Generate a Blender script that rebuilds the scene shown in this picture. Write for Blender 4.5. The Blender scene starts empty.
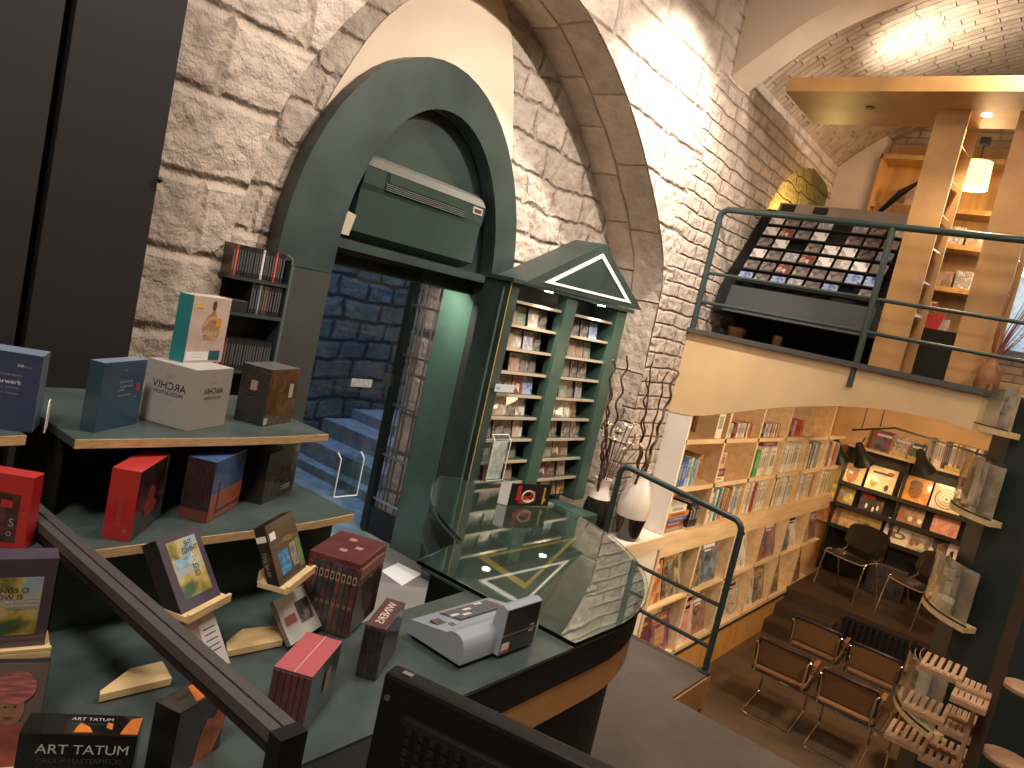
import bpy, bmesh, math, random
from mathutils import Vector, Matrix, noise
S = bpy.context.scene
COL = S.collection
R_ = math.radians
rnd = random.Random(7)

# ------------------------------------------------------------------ camera
FPX = 743.17
EYE = Vector((0.0, 0.0, 3.5))
YAW, PIT, ROL = R_(36.918), R_(5.98), R_(-12.633)
fw = Vector((math.cos(YAW)*math.cos(PIT), math.sin(YAW)*math.cos(PIT), -math.sin(PIT)))
rt0 = Vector((math.sin(YAW), -math.cos(YAW), 0)); dn0 = fw.cross(rt0)
rt = rt0*math.cos(ROL) + dn0*math.sin(ROL); dn = dn0*math.cos(ROL) - rt0*math.sin(ROL)
cam = bpy.data.cameras.new('camera'); camo = bpy.data.objects.new('camera', cam); COL.objects.link(camo)
cam.sensor_fit = 'HORIZONTAL'; cam.sensor_width = 36.0; cam.lens = FPX/1024*36.0
cam.clip_start = 0.05; cam.clip_end = 60
m = Matrix((rt, -dn, -fw)).transposed().to_4x4(); m.translation = EYE
camo.matrix_world = m
S.camera = camo

def ray(u, v):
    return rt*((u-512)/FPX) + dn*((v-384)/FPX) + fw
def at(u, v, ax, val):
    """surveyed point of the room: sight line through (u, v) met with the plane axis=val"""
    d = ray(u, v); t = (val-EYE[ax])/d[ax]
    return EYE + d*t
X, Y, Z = 0, 1, 2

# ------------------------------------------------------------------ world, exposure, big lamps
S.view_settings.view_transform = 'Standard'
S.view_settings.look = 'None'
S.view_settings.exposure = 0.0
S.view_settings.gamma = 1.0
S.view_settings.use_curve_mapping = False
S.cycles.transparent_max_bounces = 24
w = bpy.data.worlds.new('world'); S.world = w; w.use_nodes = True
w.node_tree.nodes['Background'].inputs[0].default_value = (1.0, 0.86, 0.72, 1)
w.node_tree.nodes['Background'].inputs[1].default_value = 0.10

def lamp(name, kind, loc, aim, power, col, size=0.2, angle=60, blend=0.5):
    l = bpy.data.lights.new(name, kind); o = bpy.data.objects.new(name, l); COL.objects.link(o)
    l.energy = power; l.color = col
    o.location = loc
    if aim is not None:
        d = Vector(aim)-Vector(loc); o.rotation_euler = d.to_track_quat('-Z', 'Y').to_euler()
    if kind == 'AREA': l.size = size
    if kind == 'SPOT': l.spot_size = R_(angle); l.spot_blend = blend; l.shadow_soft_size = size
    if kind == 'POINT': l.shadow_soft_size = size
    return o
WARM = (1.0, 0.80, 0.60); WARM2 = (1.0, 0.64, 0.34); NEUT = (1.0, 0.905, 0.80)
lamp('ceiling_spot_arch', 'SPOT', (4.75, 1.95, 5.95), (4.95, 2.85, 4.5), 480, NEUT, 0.05, 100, 0.9)
lamp('ceiling_spot_gallery', 'SPOT', (5.9, 0.6, 6.0), (6.6, 2.82, 4.6), 150, NEUT, 0.06, 100, 0.8)  # unseen spot added to brighten the stone wall beside the gallery
lamp('ceiling_spot_recess', 'SPOT', (3.7, -0.35, 6.3), (3.5, 3.2, 4.2), 660, NEUT, 0.05, 62, 0.6)
lamp('ceiling_spot_left', 'SPOT', (1.4, 1.3, 6.2), (1.6, 2.82, 4.2), 135, NEUT, 0.06, 100, 0.8)
lamp('ceiling_light_hall', 'AREA', (2.4, 0.4, 6.6), (2.4, 0.6, 0), 75, NEUT, 1.0)
lamp('ceiling_light_rear', 'AREA', (-0.8, 0.2, 6.2), (0.9, 1.5, 2.8), 85, NEUT, 0.6)  # unseen fill light added to lift the left faces of the boxes
lamp('ceiling_light_stairs', 'AREA', (4.7, -1.2, 6.4), (5.2, 2.0, 1.5), 55, WARM, 0.8)
lamp('lower_room_light', 'AREA', (8.0, 0.2, 3.15), (8.3, 1.4, 0), 62, WARM2, 0.5)
lamp('shelf_wash_light', 'SPOT', (6.6, 0.2, 3.2), (7.6, 2.6, 1.4), 230, (1, .78, .52), 0.15, 120, 0.8)
lamp('street_dusk', 'AREA', (4.6, 4.9, 5.6), (4.9, 5.0, 1.6), 75, (0.34, 0.54, 1.0), 1.6)
lamp('stage_light', 'AREA', (10.6, 1.4, 3.2), (12.4, 1.8, 1.4), 30, WARM2, 0.4)  # unseen fill light added to even out the record display
lamp('mezzanine_uplight', 'SPOT', (7.0, 1.75, 5.95), (7.4, 1.7, 8), 80, (1, .90, .76), 0.08, 130, 0.9)
lamp('mezzanine_light', 'AREA', (8.6, 0.4, 5.6), (8.6, 1.2, 3.6), 60, WARM2, 0.6)
lamp('mezzanine_front_light', 'SPOT', (4.6, -0.9, 6.2), (6.6, 1.9, 4.6), 115, WARM, 0.1, 70, 0.7)

# ------------------------------------------------------------------ materials
def nodes(name):
    mt = bpy.data.materials.new(name); mt.use_nodes = True
    nt = mt.node_tree; return mt, nt, nt.nodes['Principled BSDF']
def N(nt, t, **k):
    n = nt.nodes.new(t)
    for a, b in k.items():
        if isinstance(a, str) and hasattr(n, a): setattr(n, a, b)
    return n
def L(nt, a, b): nt.links.new(a, b)
def plain(name, c, rough=0.5, metal=0.0, spec=0.5, vary=0.0, scale=6.0, bump=0.0, emit=None, es=0, coat=0.0, stretch=None):
    mt, nt, b = nodes(name)
    b.inputs['Base Color'].default_value = (*c, 1); b.inputs['Roughness'].default_value = rough
    b.inputs['Metallic'].default_value = metal; b.inputs['Specular IOR Level'].default_value = spec
    b.inputs['Coat Weight'].default_value = coat
    if emit: b.inputs['Emission Color'].default_value = (*emit, 1); b.inputs['Emission Strength'].default_value = es
    if vary or bump:
        tc = N(nt, 'ShaderNodeTexCoord'); nz = N(nt, 'ShaderNodeTexNoise')
        nz.inputs['Scale'].default_value = scale; nz.inputs['Detail'].default_value = 6
        src = tc.outputs['Object']
        if stretch:
            mp = N(nt, 'ShaderNodeMapping'); mp.inputs['Scale'].default_value = stretch; L(nt, src, mp.inputs[0]); src = mp.outputs[0]
        L(nt, src, nz.inputs['Vector'])
        if vary:
            mx = N(nt, 'ShaderNodeMix', data_type='RGBA')
            mx.inputs['A'].default_value = (*[max(0, x*(1-vary)) for x in c], 1)
            mx.inputs['B'].default_value = (*[min(1, x*(1+vary)) for x in c], 1)
            mr = N(nt, 'ShaderNodeMapRange'); mr.inputs[1].default_value = .3; mr.inputs[2].default_value = .7
            L(nt, nz.outputs['Fac'], mr.inputs[0]); L(nt, mr.outputs[0], mx.inputs['Factor'])
            L(nt, mx.outputs['Result'], b.inputs['Base Color'])
        if bump:
            bp = N(nt, 'ShaderNodeBump'); bp.inputs['Strength'].default_value = bump; bp.inputs['Distance'].default_value = 0.01
            L(nt, nz.outputs['Fac'], bp.inputs['Height']); L(nt, bp.outputs[0], b.inputs['Normal'])
    return mt
def glass(name, c=(1, 1, 1), rough=0.0, ior=1.45):
    mt, nt, b = nodes(name)
    b.inputs['Base Color'].default_value = (*c, 1); b.inputs['Roughness'].default_value = rough
    b.inputs['Transmission Weight'].default_value = 1.0; b.inputs['IOR'].default_value = ior
    return mt
def sheet(name, tint=(.97, .98, .97), gloss=.10, rough=.03):
    mt, nt, b = nodes(name); nt.nodes.remove(b)
    tr = N(nt, 'ShaderNodeBsdfTransparent'); tr.inputs[0].default_value = (*tint, 1)
    gl = N(nt, 'ShaderNodeBsdfGlossy'); gl.inputs[0].default_value = (1, 1, 1, 1); gl.inputs['Roughness'].default_value = rough
    fr = N(nt, 'ShaderNodeLayerWeight'); fr.inputs['Blend'].default_value = .5
    pw = N(nt, 'ShaderNodeMath', operation='POWER'); L(nt, fr.outputs['Facing'], pw.inputs[0]); pw.inputs[1].default_value = 4.0
    ad = N(nt, 'ShaderNodeMath', operation='MULTIPLY_ADD'); L(nt, pw.outputs[0], ad.inputs[0]); ad.inputs[1].default_value = .6; ad.inputs[2].default_value = .03+gloss*.2
    mx = N(nt, 'ShaderNodeMixShader'); L(nt, ad.outputs[0], mx.inputs[0]); L(nt, tr.outputs[0], mx.inputs[1]); L(nt, gl.outputs[0], mx.inputs[2])
    L(nt, mx.outputs[0], nt.nodes['Material Output'].inputs[0]); return mt
def stone(name, base, dark, bw, rh, mortar=0.02, smooth=1.0, mix_small=None, rough_amt=1.0, uv=False, dist=0.06, small=(0.30, 0.10), bumpd=0.05):
    mt, nt, b = nodes(name)
    b.inputs['Roughness'].default_value = 0.9; b.inputs['Specular IOR Level'].default_value = 0.15
    tc = N(nt, 'ShaderNodeTexCoord')
    if uv:
        vec = tc.outputs['UV']; pos = tc.outputs['Object']
    else:
        sp = N(nt, 'ShaderNodeSeparateXYZ'); L(nt, tc.outputs['Object'], sp.inputs[0])
        ad = N(nt, 'ShaderNodeMath', operation='ADD'); L(nt, sp.outputs[0], ad.inputs[0]); L(nt, sp.outputs[1], ad.inputs[1])
        cb = N(nt, 'ShaderNodeCombineXYZ'); L(nt, ad.outputs[0], cb.inputs[0]); L(nt, sp.outputs[2], cb.inputs[1])
        vec = cb.outputs[0]; pos = tc.outputs['Object']
    nz = N(nt, 'ShaderNodeTexNoise'); nz.inputs['Scale'].default_value = 1.7; nz.inputs['Detail'].default_value = 7; nz.inputs['Roughness'].default_value = .62
    L(nt, pos, nz.inputs['Vector'])
    sb = N(nt, 'ShaderNodeVectorMath', operation='SUBTRACT'); L(nt, nz.outputs['Color'], sb.inputs[0]); sb.inputs[1].default_value = (.5, .5, .5)
    sc = N(nt, 'ShaderNodeVectorMath', operation='SCALE'); L(nt, sb.outputs[0], sc.inputs[0]); sc.inputs['Scale'].default_value = dist*4
    av = N(nt, 'ShaderNodeVectorMath', operation='ADD'); L(nt, vec, av.inputs[0]); L(nt, sc.outputs[0], av.inputs[1])
    def brick(bw, rh, mo):
        br = N(nt, 'ShaderNodeTexBrick'); br.inputs['Scale'].default_value = 1
        br.inputs['Brick Width'].default_value = bw; br.inputs['Row Height'].default_value = rh
        br.inputs['Mortar Size'].default_value = mo; br.inputs['Mortar Smooth'].default_value = smooth
        br.inputs['Color1'].default_value = (*base, 1); br.inputs['Color2'].default_value = (*[x*.80 for x in base], 1)
        br.inputs['Mortar'].default_value = (*dark, 1); br.offset_frequency = 2; br.offset = .47; br.squash = 1.4; br.squash_frequency = 3
        L(nt, av.outputs[0], br.inputs['Vector']); return br
    b1 = brick(bw, rh, mortar); colo = b1.outputs['Color']; fac = b1.outputs['Fac']
    if mix_small:
        b2 = brick(small[0], small[1], mortar*0.5)
        sx = N(nt, 'ShaderNodeSeparateXYZ'); L(nt, pos, sx.inputs[0])
        n2 = N(nt, 'ShaderNodeTexNoise'); n2.inputs['Scale'].default_value = 0.9; L(nt, pos, n2.inputs['Vector'])
        m1 = N(nt, 'ShaderNodeMath', operation='MULTIPLY_ADD'); L(nt, n2.outputs['Fac'], m1.inputs[0]); m1.inputs[1].default_value = 2.5; L(nt, sx.outputs[0], m1.inputs[2])
        mr = N(nt, 'ShaderNodeMapRange'); L(nt, m1.outputs[0], mr.inputs[0]); mr.inputs[1].default_value = mix_small+1.1; mr.inputs[2].default_value = mix_small+1.4
        mc = N(nt, 'ShaderNodeMix', data_type='RGBA'); L(nt, mr.outputs[0], mc.inputs['Factor']); L(nt, colo, mc.inputs['A']); L(nt, b2.outputs['Color'], mc.inputs['B'])
        mf = N(nt, 'ShaderNodeMix'); L(nt, mr.outputs[0], mf.inputs['Factor']); L(nt, fac, mf.inputs['A']); L(nt, b2.outputs['Fac'], mf.inputs['B'])
        colo = mc.outputs['Result']; fac = mf.outputs['Result']
    # patchy colour
    n3 = N(nt, 'ShaderNodeTexNoise'); n3.inputs['Scale'].default_value = 7; n3.inputs['Detail'].default_value = 8; n3.inputs['Roughness'].default_value = .7; L(nt, pos, n3.inputs['Vector'])
    mr3 = N(nt, 'ShaderNodeMapRange'); L(nt, n3.outputs['Fac'], mr3.inputs[0]); mr3.inputs[1].default_value = .3; mr3.inputs[2].default_value = .7; mr3.inputs[3].default_value = .72; mr3.inputs[4].default_value = 1.15
    mm = N(nt, 'ShaderNodeVectorMath', operation='SCALE'); L(nt, colo, mm.inputs[0]); L(nt, mr3.outputs[0], mm.inputs['Scale'])
    L(nt, mm.outputs[0], b.inputs['Base Color'])
    # relief
    n4 = N(nt, 'ShaderNodeTexNoise'); n4.inputs['Scale'].default_value = 9; n4.inputs['Detail'].default_value = 9; n4.inputs['Roughness'].default_value = .65; L(nt, pos, n4.inputs['Vector'])
    vo = N(nt, 'ShaderNodeTexVoronoi'); vo.inputs['Scale'].default_value = 13; L(nt, pos, vo.inputs['Vector'])
    h1 = N(nt, 'ShaderNodeMath', operation='MULTIPLY'); L(nt, fac, h1.inputs[0]); h1.inputs[1].default_value = -0.55
    h2 = N(nt, 'ShaderNodeMath', operation='MULTIPLY_ADD'); L(nt, n4.outputs['Fac'], h2.inputs[0]); h2.inputs[1].default_value = 1.1*rough_amt; L(nt, h1.outputs[0], h2.inputs[2])
    h3 = N(nt, 'ShaderNodeMath', operation='MULTIPLY_ADD'); L(nt, vo.outputs['Distance'], h3.inputs[0]); h3.inputs[1].default_value = -.35*rough_amt; L(nt, h2.outputs[0], h3.inputs[2])
    bp = N(nt, 'ShaderNodeBump'); bp.inputs['Strength'].default_value = 0.9; bp.inputs['Distance'].default_value = bumpd
    L(nt, h3.outputs[0], bp.inputs['Height']); L(nt, bp.outputs[0], b.inputs['Normal'])
    return mt
def cover(name, cols, scale=14, kind='noise', seed=0, rough=0.35, coat=0.3):
    mt, nt, b = nodes(name); b.inputs['Roughness'].default_value = rough; b.inputs['Coat Weight'].default_value = coat
    tc = N(nt, 'ShaderNodeTexCoord'); mp = N(nt, 'ShaderNodeMapping'); mp.inputs['Location'].default_value = (seed*1.37, seed*.71, seed*2.3)
    L(nt, tc.outputs['Object'], mp.inputs[0])
    if kind == 'vor':
        t = N(nt, 'ShaderNodeTexVoronoi'); t.inputs['Scale'].default_value = scale; out = t.outputs['Color']
    elif kind == 'wave':
        t = N(nt, 'ShaderNodeTexWave'); t.inputs['Scale'].default_value = scale*.4; t.inputs['Distortion'].default_value = 6; out = t.outputs['Fac']
    else:
        t = N(nt, 'ShaderNodeTexNoise'); t.inputs['Scale'].default_value = scale; t.inputs['Detail'].default_value = 4; t.inputs['Distortion'].default_value = .8; out = t.outputs['Fac']
    L(nt, mp.outputs[0], t.inputs['Vector'])
    cr = N(nt, 'ShaderNodeValToRGB'); e = cr.color_ramp.elements
    lo, hi = (0.36, 0.64) if kind == 'noise' else (0.1, 0.9)
    n = len(cols)
    e[0].position = lo; e[0].color = (*cols[0], 1); e[1].position = hi; e[1].color = (*cols[-1], 1)
    for i in range(1, n-1):
        q = e.new(lo+(hi-lo)*i/(n-1)); q.color = (*cols[i], 1)
    L(nt, out, cr.inputs[0]); L(nt, cr.outputs[0], b.inputs['Base Color'])
    return mt

STONE = stone('rough limestone', (0.66, 0.545, 0.455), (0.54, 0.43, 0.345), 0.62, 0.31, 0.034, mix_small=5.6, dist=.026, small=(.30, .12), bumpd=.07)
STONE_R = stone('rubble stone', (0.66, 0.545, 0.455), (0.52, 0.415, 0.335), 0.36, 0.21, 0.034, dist=.06, bumpd=.07)
STONE_ARCH = stone('arch voussoir stone', (0.74, 0.61, 0.50), (0.62, 0.50, 0.40), 0.42, 0.28, 0.012, uv=True, rough_amt=.5, dist=.02)
STONE_BLUE = stone('street stone', (0.22, 0.21, 0.21), (0.07, 0.07, 0.08), 0.34, 0.20, 0.035, dist=.05, rough_amt=.9, bumpd=.07)
BRICK = stone('vault brick', (0.54, 0.42, 0.31), (0.40, 0.31, 0.23), 0.26, 0.085, 0.012, uv=True, rough_amt=.6, dist=.010, bumpd=.025)
BRICK_OBJ = stone('far wall brick', (0.52, 0.38, 0.26), (0.36, 0.26, 0.17), 0.26, 0.085, 0.012, rough_amt=.6, dist=.014, bumpd=.025)
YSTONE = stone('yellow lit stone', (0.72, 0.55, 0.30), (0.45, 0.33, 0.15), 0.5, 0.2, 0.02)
CREAM = plain('cream plaster', (0.66, 0.54, 0.42), .85, vary=.08, scale=1.5, bump=.1)
OCHRE = plain('ochre plaster', (0.70, 0.49, 0.26), .8, vary=.10, scale=2.2, bump=.12)
WHITEP = plain('white painted board', (0.74, 0.68, 0.60), .7, vary=.06, scale=3)
GREEN = plain('dark green stain', (0.026, 0.042, 0.037), .42, vary=.30, scale=3.5, bump=.05)
GREEN2 = plain('green lacquer', (0.042, 0.080, 0.063), .30, vary=.18, scale=4)
GREEN_TOP = plain('worn green top', (0.056, 0.082, 0.077), .38, vary=.28, scale=7)
BLACKP = plain('black panel', (0.009, 0.009, 0.009), .6, spec=.25, vary=.12, scale=5)
BLACKM = plain('black metal', (0.012, 0.013, 0.014), .4, spec=.4)
BLACKW = plain('black stained board', (0.014, 0.012, 0.011), .5)
GREYP = plain('dark grey profile', (0.075, 0.070, 0.070), .5, vary=.1, scale=20)
FLOORM = plain('grey stone floor', (0.115, 0.098, 0.086), .55, vary=.14, scale=4, bump=.1)
FLOORL = plain('brown floor', (0.085, 0.056, 0.036), .5, vary=.2, scale=4, bump=.08)
FLOORE = plain('entrance floor', (0.19, 0.175, 0.16), .5, vary=.10, scale=4)
STAGEM = plain('stage boards', (0.060, 0.040, 0.026), .45, vary=.25, scale=6, stretch=(1, .2, 1))
PLY = plain('birch plywood', (0.70, 0.52, 0.31), .5, vary=.14, scale=5, stretch=(.4, 3, 3))
PLYD = plain('honey plywood', (0.50, 0.27, 0.08), .5, vary=.18, scale=5, stretch=(3, 3, .5))
EDGE = plain('plywood edge', (0.52, 0.34, 0.17), .55, vary=.3, scale=40, stretch=(1, 1, 12))
PINE = plain('pale pine', (0.74, 0.53, 0.27), .5, vary=.15, scale=9, stretch=(1, 6, 6))
BEECH = plain('beech wood', (0.46, 0.27, 0.15), .5, vary=.14, scale=12, stretch=(1, 5, 5))
OAKP = plain('golden oak panel', (0.42, 0.225, 0.08), .45, vary=.22, scale=3.2, bump=.03)
CANE = plain('cane webbing', (0.17, 0.085, 0.032), .6, vary=.25, scale=160, bump=.3)
BENT = plain('dark bentwood', (0.020, 0.013, 0.010), .35)
CHROME = plain('chrome tube', (0.75, 0.72, 0.68), .14, metal=1.0)
STEEL = plain('brushed steel', (0.55, 0.55, 0.53), .3, metal=1.0)
RAILG = plain('green painted tube', (0.030, 0.052, 0.048), .35, spec=.6)
GOLD = plain('gold inlay', (0.80, 0.48, 0.12), .35, metal=.6)
WHITEL = plain('white inlay', (0.86, 0.82, 0.74), .5)
GLASS_G = glass('green tinted glass', (0.82, 0.95, 0.89))
ACRYL = sheet('clear acrylic', (.93, .95, .94), .25)
DOORGL = sheet('door glass', (.86, .95, .91), .1)
WHITEPLASTIC = plain('light grey plastic', (0.34, 0.385, 0.45), .42)
KEYG = plain('grey key', (0.15, 0.15, 0.17), .5)
KEYW = plain('white key', (0.75, 0.74, 0.72), .5)
KEYR = plain('brown key', (0.20, 0.13, 0.12), .5)
LCD = plain('dark display window', (0.012, 0.013, 0.014), .25, coat=.5)
PAPER = plain('white paper', (0.80, 0.78, 0.74), .7)
BULB = plain('lamp lens', (1, .9, .75), .3, emit=(1, .86, .66), es=30)
PAGES = plain('book pages', (0.72, 0.66, 0.56), .8)
RUBBER = plain('black plastic', (0.006, 0.006, 0.0065), .45, spec=.25)

# ------------------------------------------------------------------ mesh helpers
class MB:
    def __init__(s): s.v = []; s.f = []; s.mi = []; s.uv = None; s.M = Matrix.Identity(4)
    def set(s, M): s.M = M; return s
    def add(s, vs, fs, mi=0):
        o = len(s.v); s.v += [s.M @ Vector(p) for p in vs]; s.f += [tuple(i+o for i in f) for f in fs]
        s.mi += [mi]*len(fs) if isinstance(mi, int) else list(mi)
        return s
    def box(s, a, b, mi=0):
        x0, y0, z0 = a; x1, y1, z1 = b
        if x0 > x1: x0, x1 = x1, x0
        if y0 > y1: y0, y1 = y1, y0
        if z0 > z1: z0, z1 = z1, z0
        vs = [(x0, y0, z0), (x1, y0, z0), (x1, y1, z0), (x0, y1, z0), (x0, y0, z1), (x1, y0, z1), (x1, y1, z1), (x0, y1, z1)]
        # faces: bottom, top, -y, +x, +y, -x
        return s.add(vs, [(3, 2, 1, 0), (4, 5, 6, 7), (0, 1, 5, 4), (1, 2, 6, 5), (2, 3, 7, 6), (3, 0, 4, 7)], mi)
    def cbox(s, a, b, c=0.004, mi=0):
        """box with chamfered edges"""
        bm = bmesh.new(); bmesh.ops.create_cube(bm, size=1)
        lo = [min(p, q) for p, q in zip(a, b)]; hi = [max(p, q) for p, q in zip(a, b)]
        for v in bm.verts: v.co = Vector([lo[i]+(v.co[i]+.5)*(hi[i]-lo[i]) for i in range(3)])
        bmesh.ops.bevel(bm, geom=list(bm.edges), offset=c, segments=2, affect='EDGES', profile=.6)
        bm.verts.index_update(); vs = [v.co.copy() for v in bm.verts]; fs = [[v.index for v in f.verts] for f in bm.faces]; bm.free()
        return s.add(vs, fs, mi)
    def prism(s, poly, z0, z1, mi=0, side=None):
        n = len(poly); vs = [(p[0], p[1], z0) for p in poly]+[(p[0], p[1], z1) for p in poly]
        fs = [tuple(range(n-1, -1, -1)), tuple(range(n, 2*n))]+[(i, (i+1) % n, n+(i+1) % n, n+i) for i in range(n)]
        return s.add(vs, fs, [mi, mi]+[mi if side is None else side]*n)
    def extr(s, poly, d, mi=0):
        """3-D polygon pushed along vector d"""
        n = len(poly); d = Vector(d); vs = [Vector(p) for p in poly]+[Vector(p)+d for p in poly]
        return s.add(vs, [tuple(range(n-1, -1, -1)), tuple(range(n, 2*n))]+[(i, (i+1) % n, n+(i+1) % n, n+i) for i in range(n)], mi)
    def tube(s, pts, r, n=8, mi=0, closed=False):
        pts = [Vector(p) for p in pts]; rs = r if isinstance(r, (list, tuple)) else [r]*len(pts)
        vs = []; fs = []; k = len(pts); up = None
        for i, p in enumerate(pts):
            if closed: t = pts[(i+1) % k]-pts[i-1]
            else: t = pts[min(i+1, k-1)]-pts[max(i-1, 0)]
            t.normalize()
            if up is None:
                up = Vector((0, 0, 1)) if abs(t.z) < .9 else Vector((1, 0, 0))
            a = (up-t*up.dot(t)); a.normalize(); up = a; b = t.cross(a)
            for j in range(n):
                q = 2*math.pi*j/n; vs.append(p+(a*math.cos(q)+b*math.sin(q))*rs[i])
        for i in range(k if closed else k-1):
            for j in range(n):
                i2 = (i+1) % k; fs.append((i*n+j, i2*n+j, i2*n+(j+1) % n, i*n+(j+1) % n))
        if not closed: fs += [tuple(range(n)), tuple(range(k*n-1, (k-1)*n-1, -1))]
        return s.add(vs, fs, mi)
    def lathe(s, prof, c=(0, 0, 0), n=24, mi=0, mis=None):
        vs = []; fs = []; m = []
        for r, z in prof:
            for j in range(n):
                q = 2*math.pi*j/n; vs.append((c[0]+r*math.cos(q), c[1]+r*math.sin(q), c[2]+z))
        for i in range(len(prof)-1):
            for j in range(n):
                fs.append((i*n+j, i*n+(j+1) % n, (i+1)*n+(j+1) % n, (i+1)*n+j)); m.append(mi if mis is None else mis[i])
        fs += [tuple(range(n-1, -1, -1)), tuple(range((len(prof)-1)*n, len(prof)*n))]; m += [m[0], m[-1]]
        return s.add(vs, fs, m)
    def loft(s, rows, mi=0, closed=False):
        o = [p for r in rows for p in r]; n = len(rows[0]); fs = []
        for i in range(len(rows)-1):
            for j in range(n if closed else n-1):
                fs.append((i*n+j, i*n+(j+1) % n, (i+1)*n+(j+1) % n, (i+1)*n+j))
        return s.add(o, fs, mi)
    def build(s, name, mats, parent=None, smooth=False, loc=None, rotz=0.0, uvs=None):
        me = bpy.data.meshes.new(name); me.from_pydata([tuple(v) for v in s.v], [], s.f)
        if not isinstance(mats, (list, tuple)): mats = [mats]
        for q in mats: me.materials.append(q)
        me.polygons.foreach_set('material_index', s.mi)
        if uvs:
            ul = me.uv_layers.new(name='uv')
            for lp in me.loops: ul.data[lp.index].uv = uvs[lp.vertex_index]
        bm = bmesh.new(); bm.from_mesh(me); bmesh.ops.recalc_face_normals(bm, faces=bm.faces); bm.to_mesh(me); bm.free()
        if smooth:
            me.polygons.foreach_set('use_smooth', [True]*len(me.polygons))
            try: me.set_sharp_from_angle(angle=R_(38))
            except Exception: pass
        me.update()
        o = bpy.data.objects.new(name, me); COL.objects.link(o)
        if loc is not None: o.location = loc
        o.rotation_euler.z = rotz
        if parent is not None: o.parent = parent
        return o
def tag(o, label, cat, group=None):
    o['label'] = label; o['category'] = cat
    if group: o['group'] = group
    return o
def struct(o): o['kind'] = 'structure'; return o
def thing(name, label, cat, loc=(0, 0, 0), rotz=0.0, group=None):
    o = bpy.data.objects.new(name, None); COL.objects.link(o); o.empty_display_size = .05
    o.location = loc; o.rotation_euler = (0, 0, rotz)
    return tag(o, label, cat, group)
def lettering(parent, s, size, face, u, v, off, mat, mirror=False, h=0, spin=0, name='lettering', sx=1.0):
    """raised print on a face of a box-shaped thing: R = local y=0, L = local x=0, T = local top"""
    cu = bpy.data.curves.new('print', 'FONT'); cu.body = s; cu.size = size; cu.align_x = 'CENTER'; cu.align_y = 'CENTER'
    t = bpy.data.objects.new('print', cu); COL.objects.link(t)
    me = bpy.data.meshes.new_from_object(t.evaluated_get(bpy.context.evaluated_depsgraph_get()))
    bpy.data.objects.remove(t); me.materials.clear(); me.materials.append(mat)
    k = -sx if mirror else sx
    me.transform(Matrix.Rotation(spin, 4, 'Z') @ Matrix.Diagonal((k, 1, 1, 1)))
    o = bpy.data.objects.new(name, me); COL.objects.link(o); o.parent = parent
    if face == 'R': o.rotation_euler = (R_(90), 0, 0); o.location = (u, -off, v)
    elif face == 'L': o.rotation_euler = (R_(90), 0, R_(-90)); o.location = (-off, u, v)
    else: o.location = (u, v, h+off)
    return o
def patch(parent, name, face, u0, v0, u1, v1, off, mat, h=0):
    """a printed field lying on a face"""
    b = MB()
    if face == 'R': b.box((u0, -off, v0), (u1, 0, v1))
    elif face == 'L': b.box((-off, u0, v0), (0, u1, v1))
    else: b.box((u0, v0, h), (u1, v1, h+off))
    return b.build(name, mat, parent)
ORD = ['first', 'second', 'third', 'fourth', 'fifth', 'sixth', 'seventh', 'eighth', 'ninth', 'tenth', 'eleventh', 'twelfth', 'thirteenth', 'fourteenth', 'fifteenth', 'sixteenth', 'seventeenth', 'eighteenth', 'nineteenth', 'twentieth']
for k_ in range(1, 10): ORD.append('twenty-'+ORD[k_-1])
ORD.append('thirtieth')
for k_ in range(1, 10): ORD.append('thirty-'+ORD[k_-1])
ORD.append('fortieth')
for k_ in range(1, 10): ORD.append('forty-'+ORD[k_-1])
ORD.append('fiftieth')
for k_ in range(1, 10): ORD.append('fifty-'+ORD[k_-1])
ORD.append('sixtieth')
def resample(pts, n):
    pts = [Vector(p) for p in pts]; d = [0]
    for a, b in zip(pts, pts[1:]): d.append(d[-1]+(b-a).length)
    out = []; j = 0
    for i in range(n):
        t = d[-1]*i/(n-1)
        while j < len(d)-2 and d[j+1] < t: j += 1
        f = (t-d[j])/max(1e-9, d[j+1]-d[j]); out.append(pts[j].lerp(pts[j+1], f))
    return out, d[-1]
def smoothpath(pts, k=2):
    pts = [Vector(p) for p in pts]
    for _ in range(k):
        q = [pts[0]]
        for a, b in zip(pts, pts[1:]): q += [a.lerp(b, .25), a.lerp(b, .75)]
        q.append(pts[-1]); pts = q
    return pts

# ================================================================== SETTING
# levels: lower room 0, stage .5, landing 1.45, entrance hall 1.6, mezzanine 3.63
arch_f = [(1.66, 1.6), (1.67, 3.5), (1.71, 3.7), (1.83, 4.2), (2.1, 4.65), (2.5, 5.05), (3.0, 5.3), (3.5, 5.35), (4.0, 5.19), (4.5, 4.9), (4.85, 4.62), (5.2, 4.3), (5.40, 4.03), (5.47, 3.7), (5.47, 1.6)]
arch_b = [(2.42, 1.6), (2.44, 3.7), (2.46, 4.06), (2.52, 4.22), (2.63, 4.5), (2.86, 4.91), (3.1, 5.2), (3.4, 5.38), (3.68, 5.32), (3.88, 5.12), (4.06, 4.86), (4.20, 4.59), (4.30, 4.2), (4.34, 3.8), (4.34, 1.6)]
def arcpts(p, n=80): return resample([(q[0], q[1], 0) for q in smoothpath([(a, b, 0) for a, b in p], 2)], n)
af, la = arcpts(arch_f); ab, lb = arcpts(arch_b)
b = MB()
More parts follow.
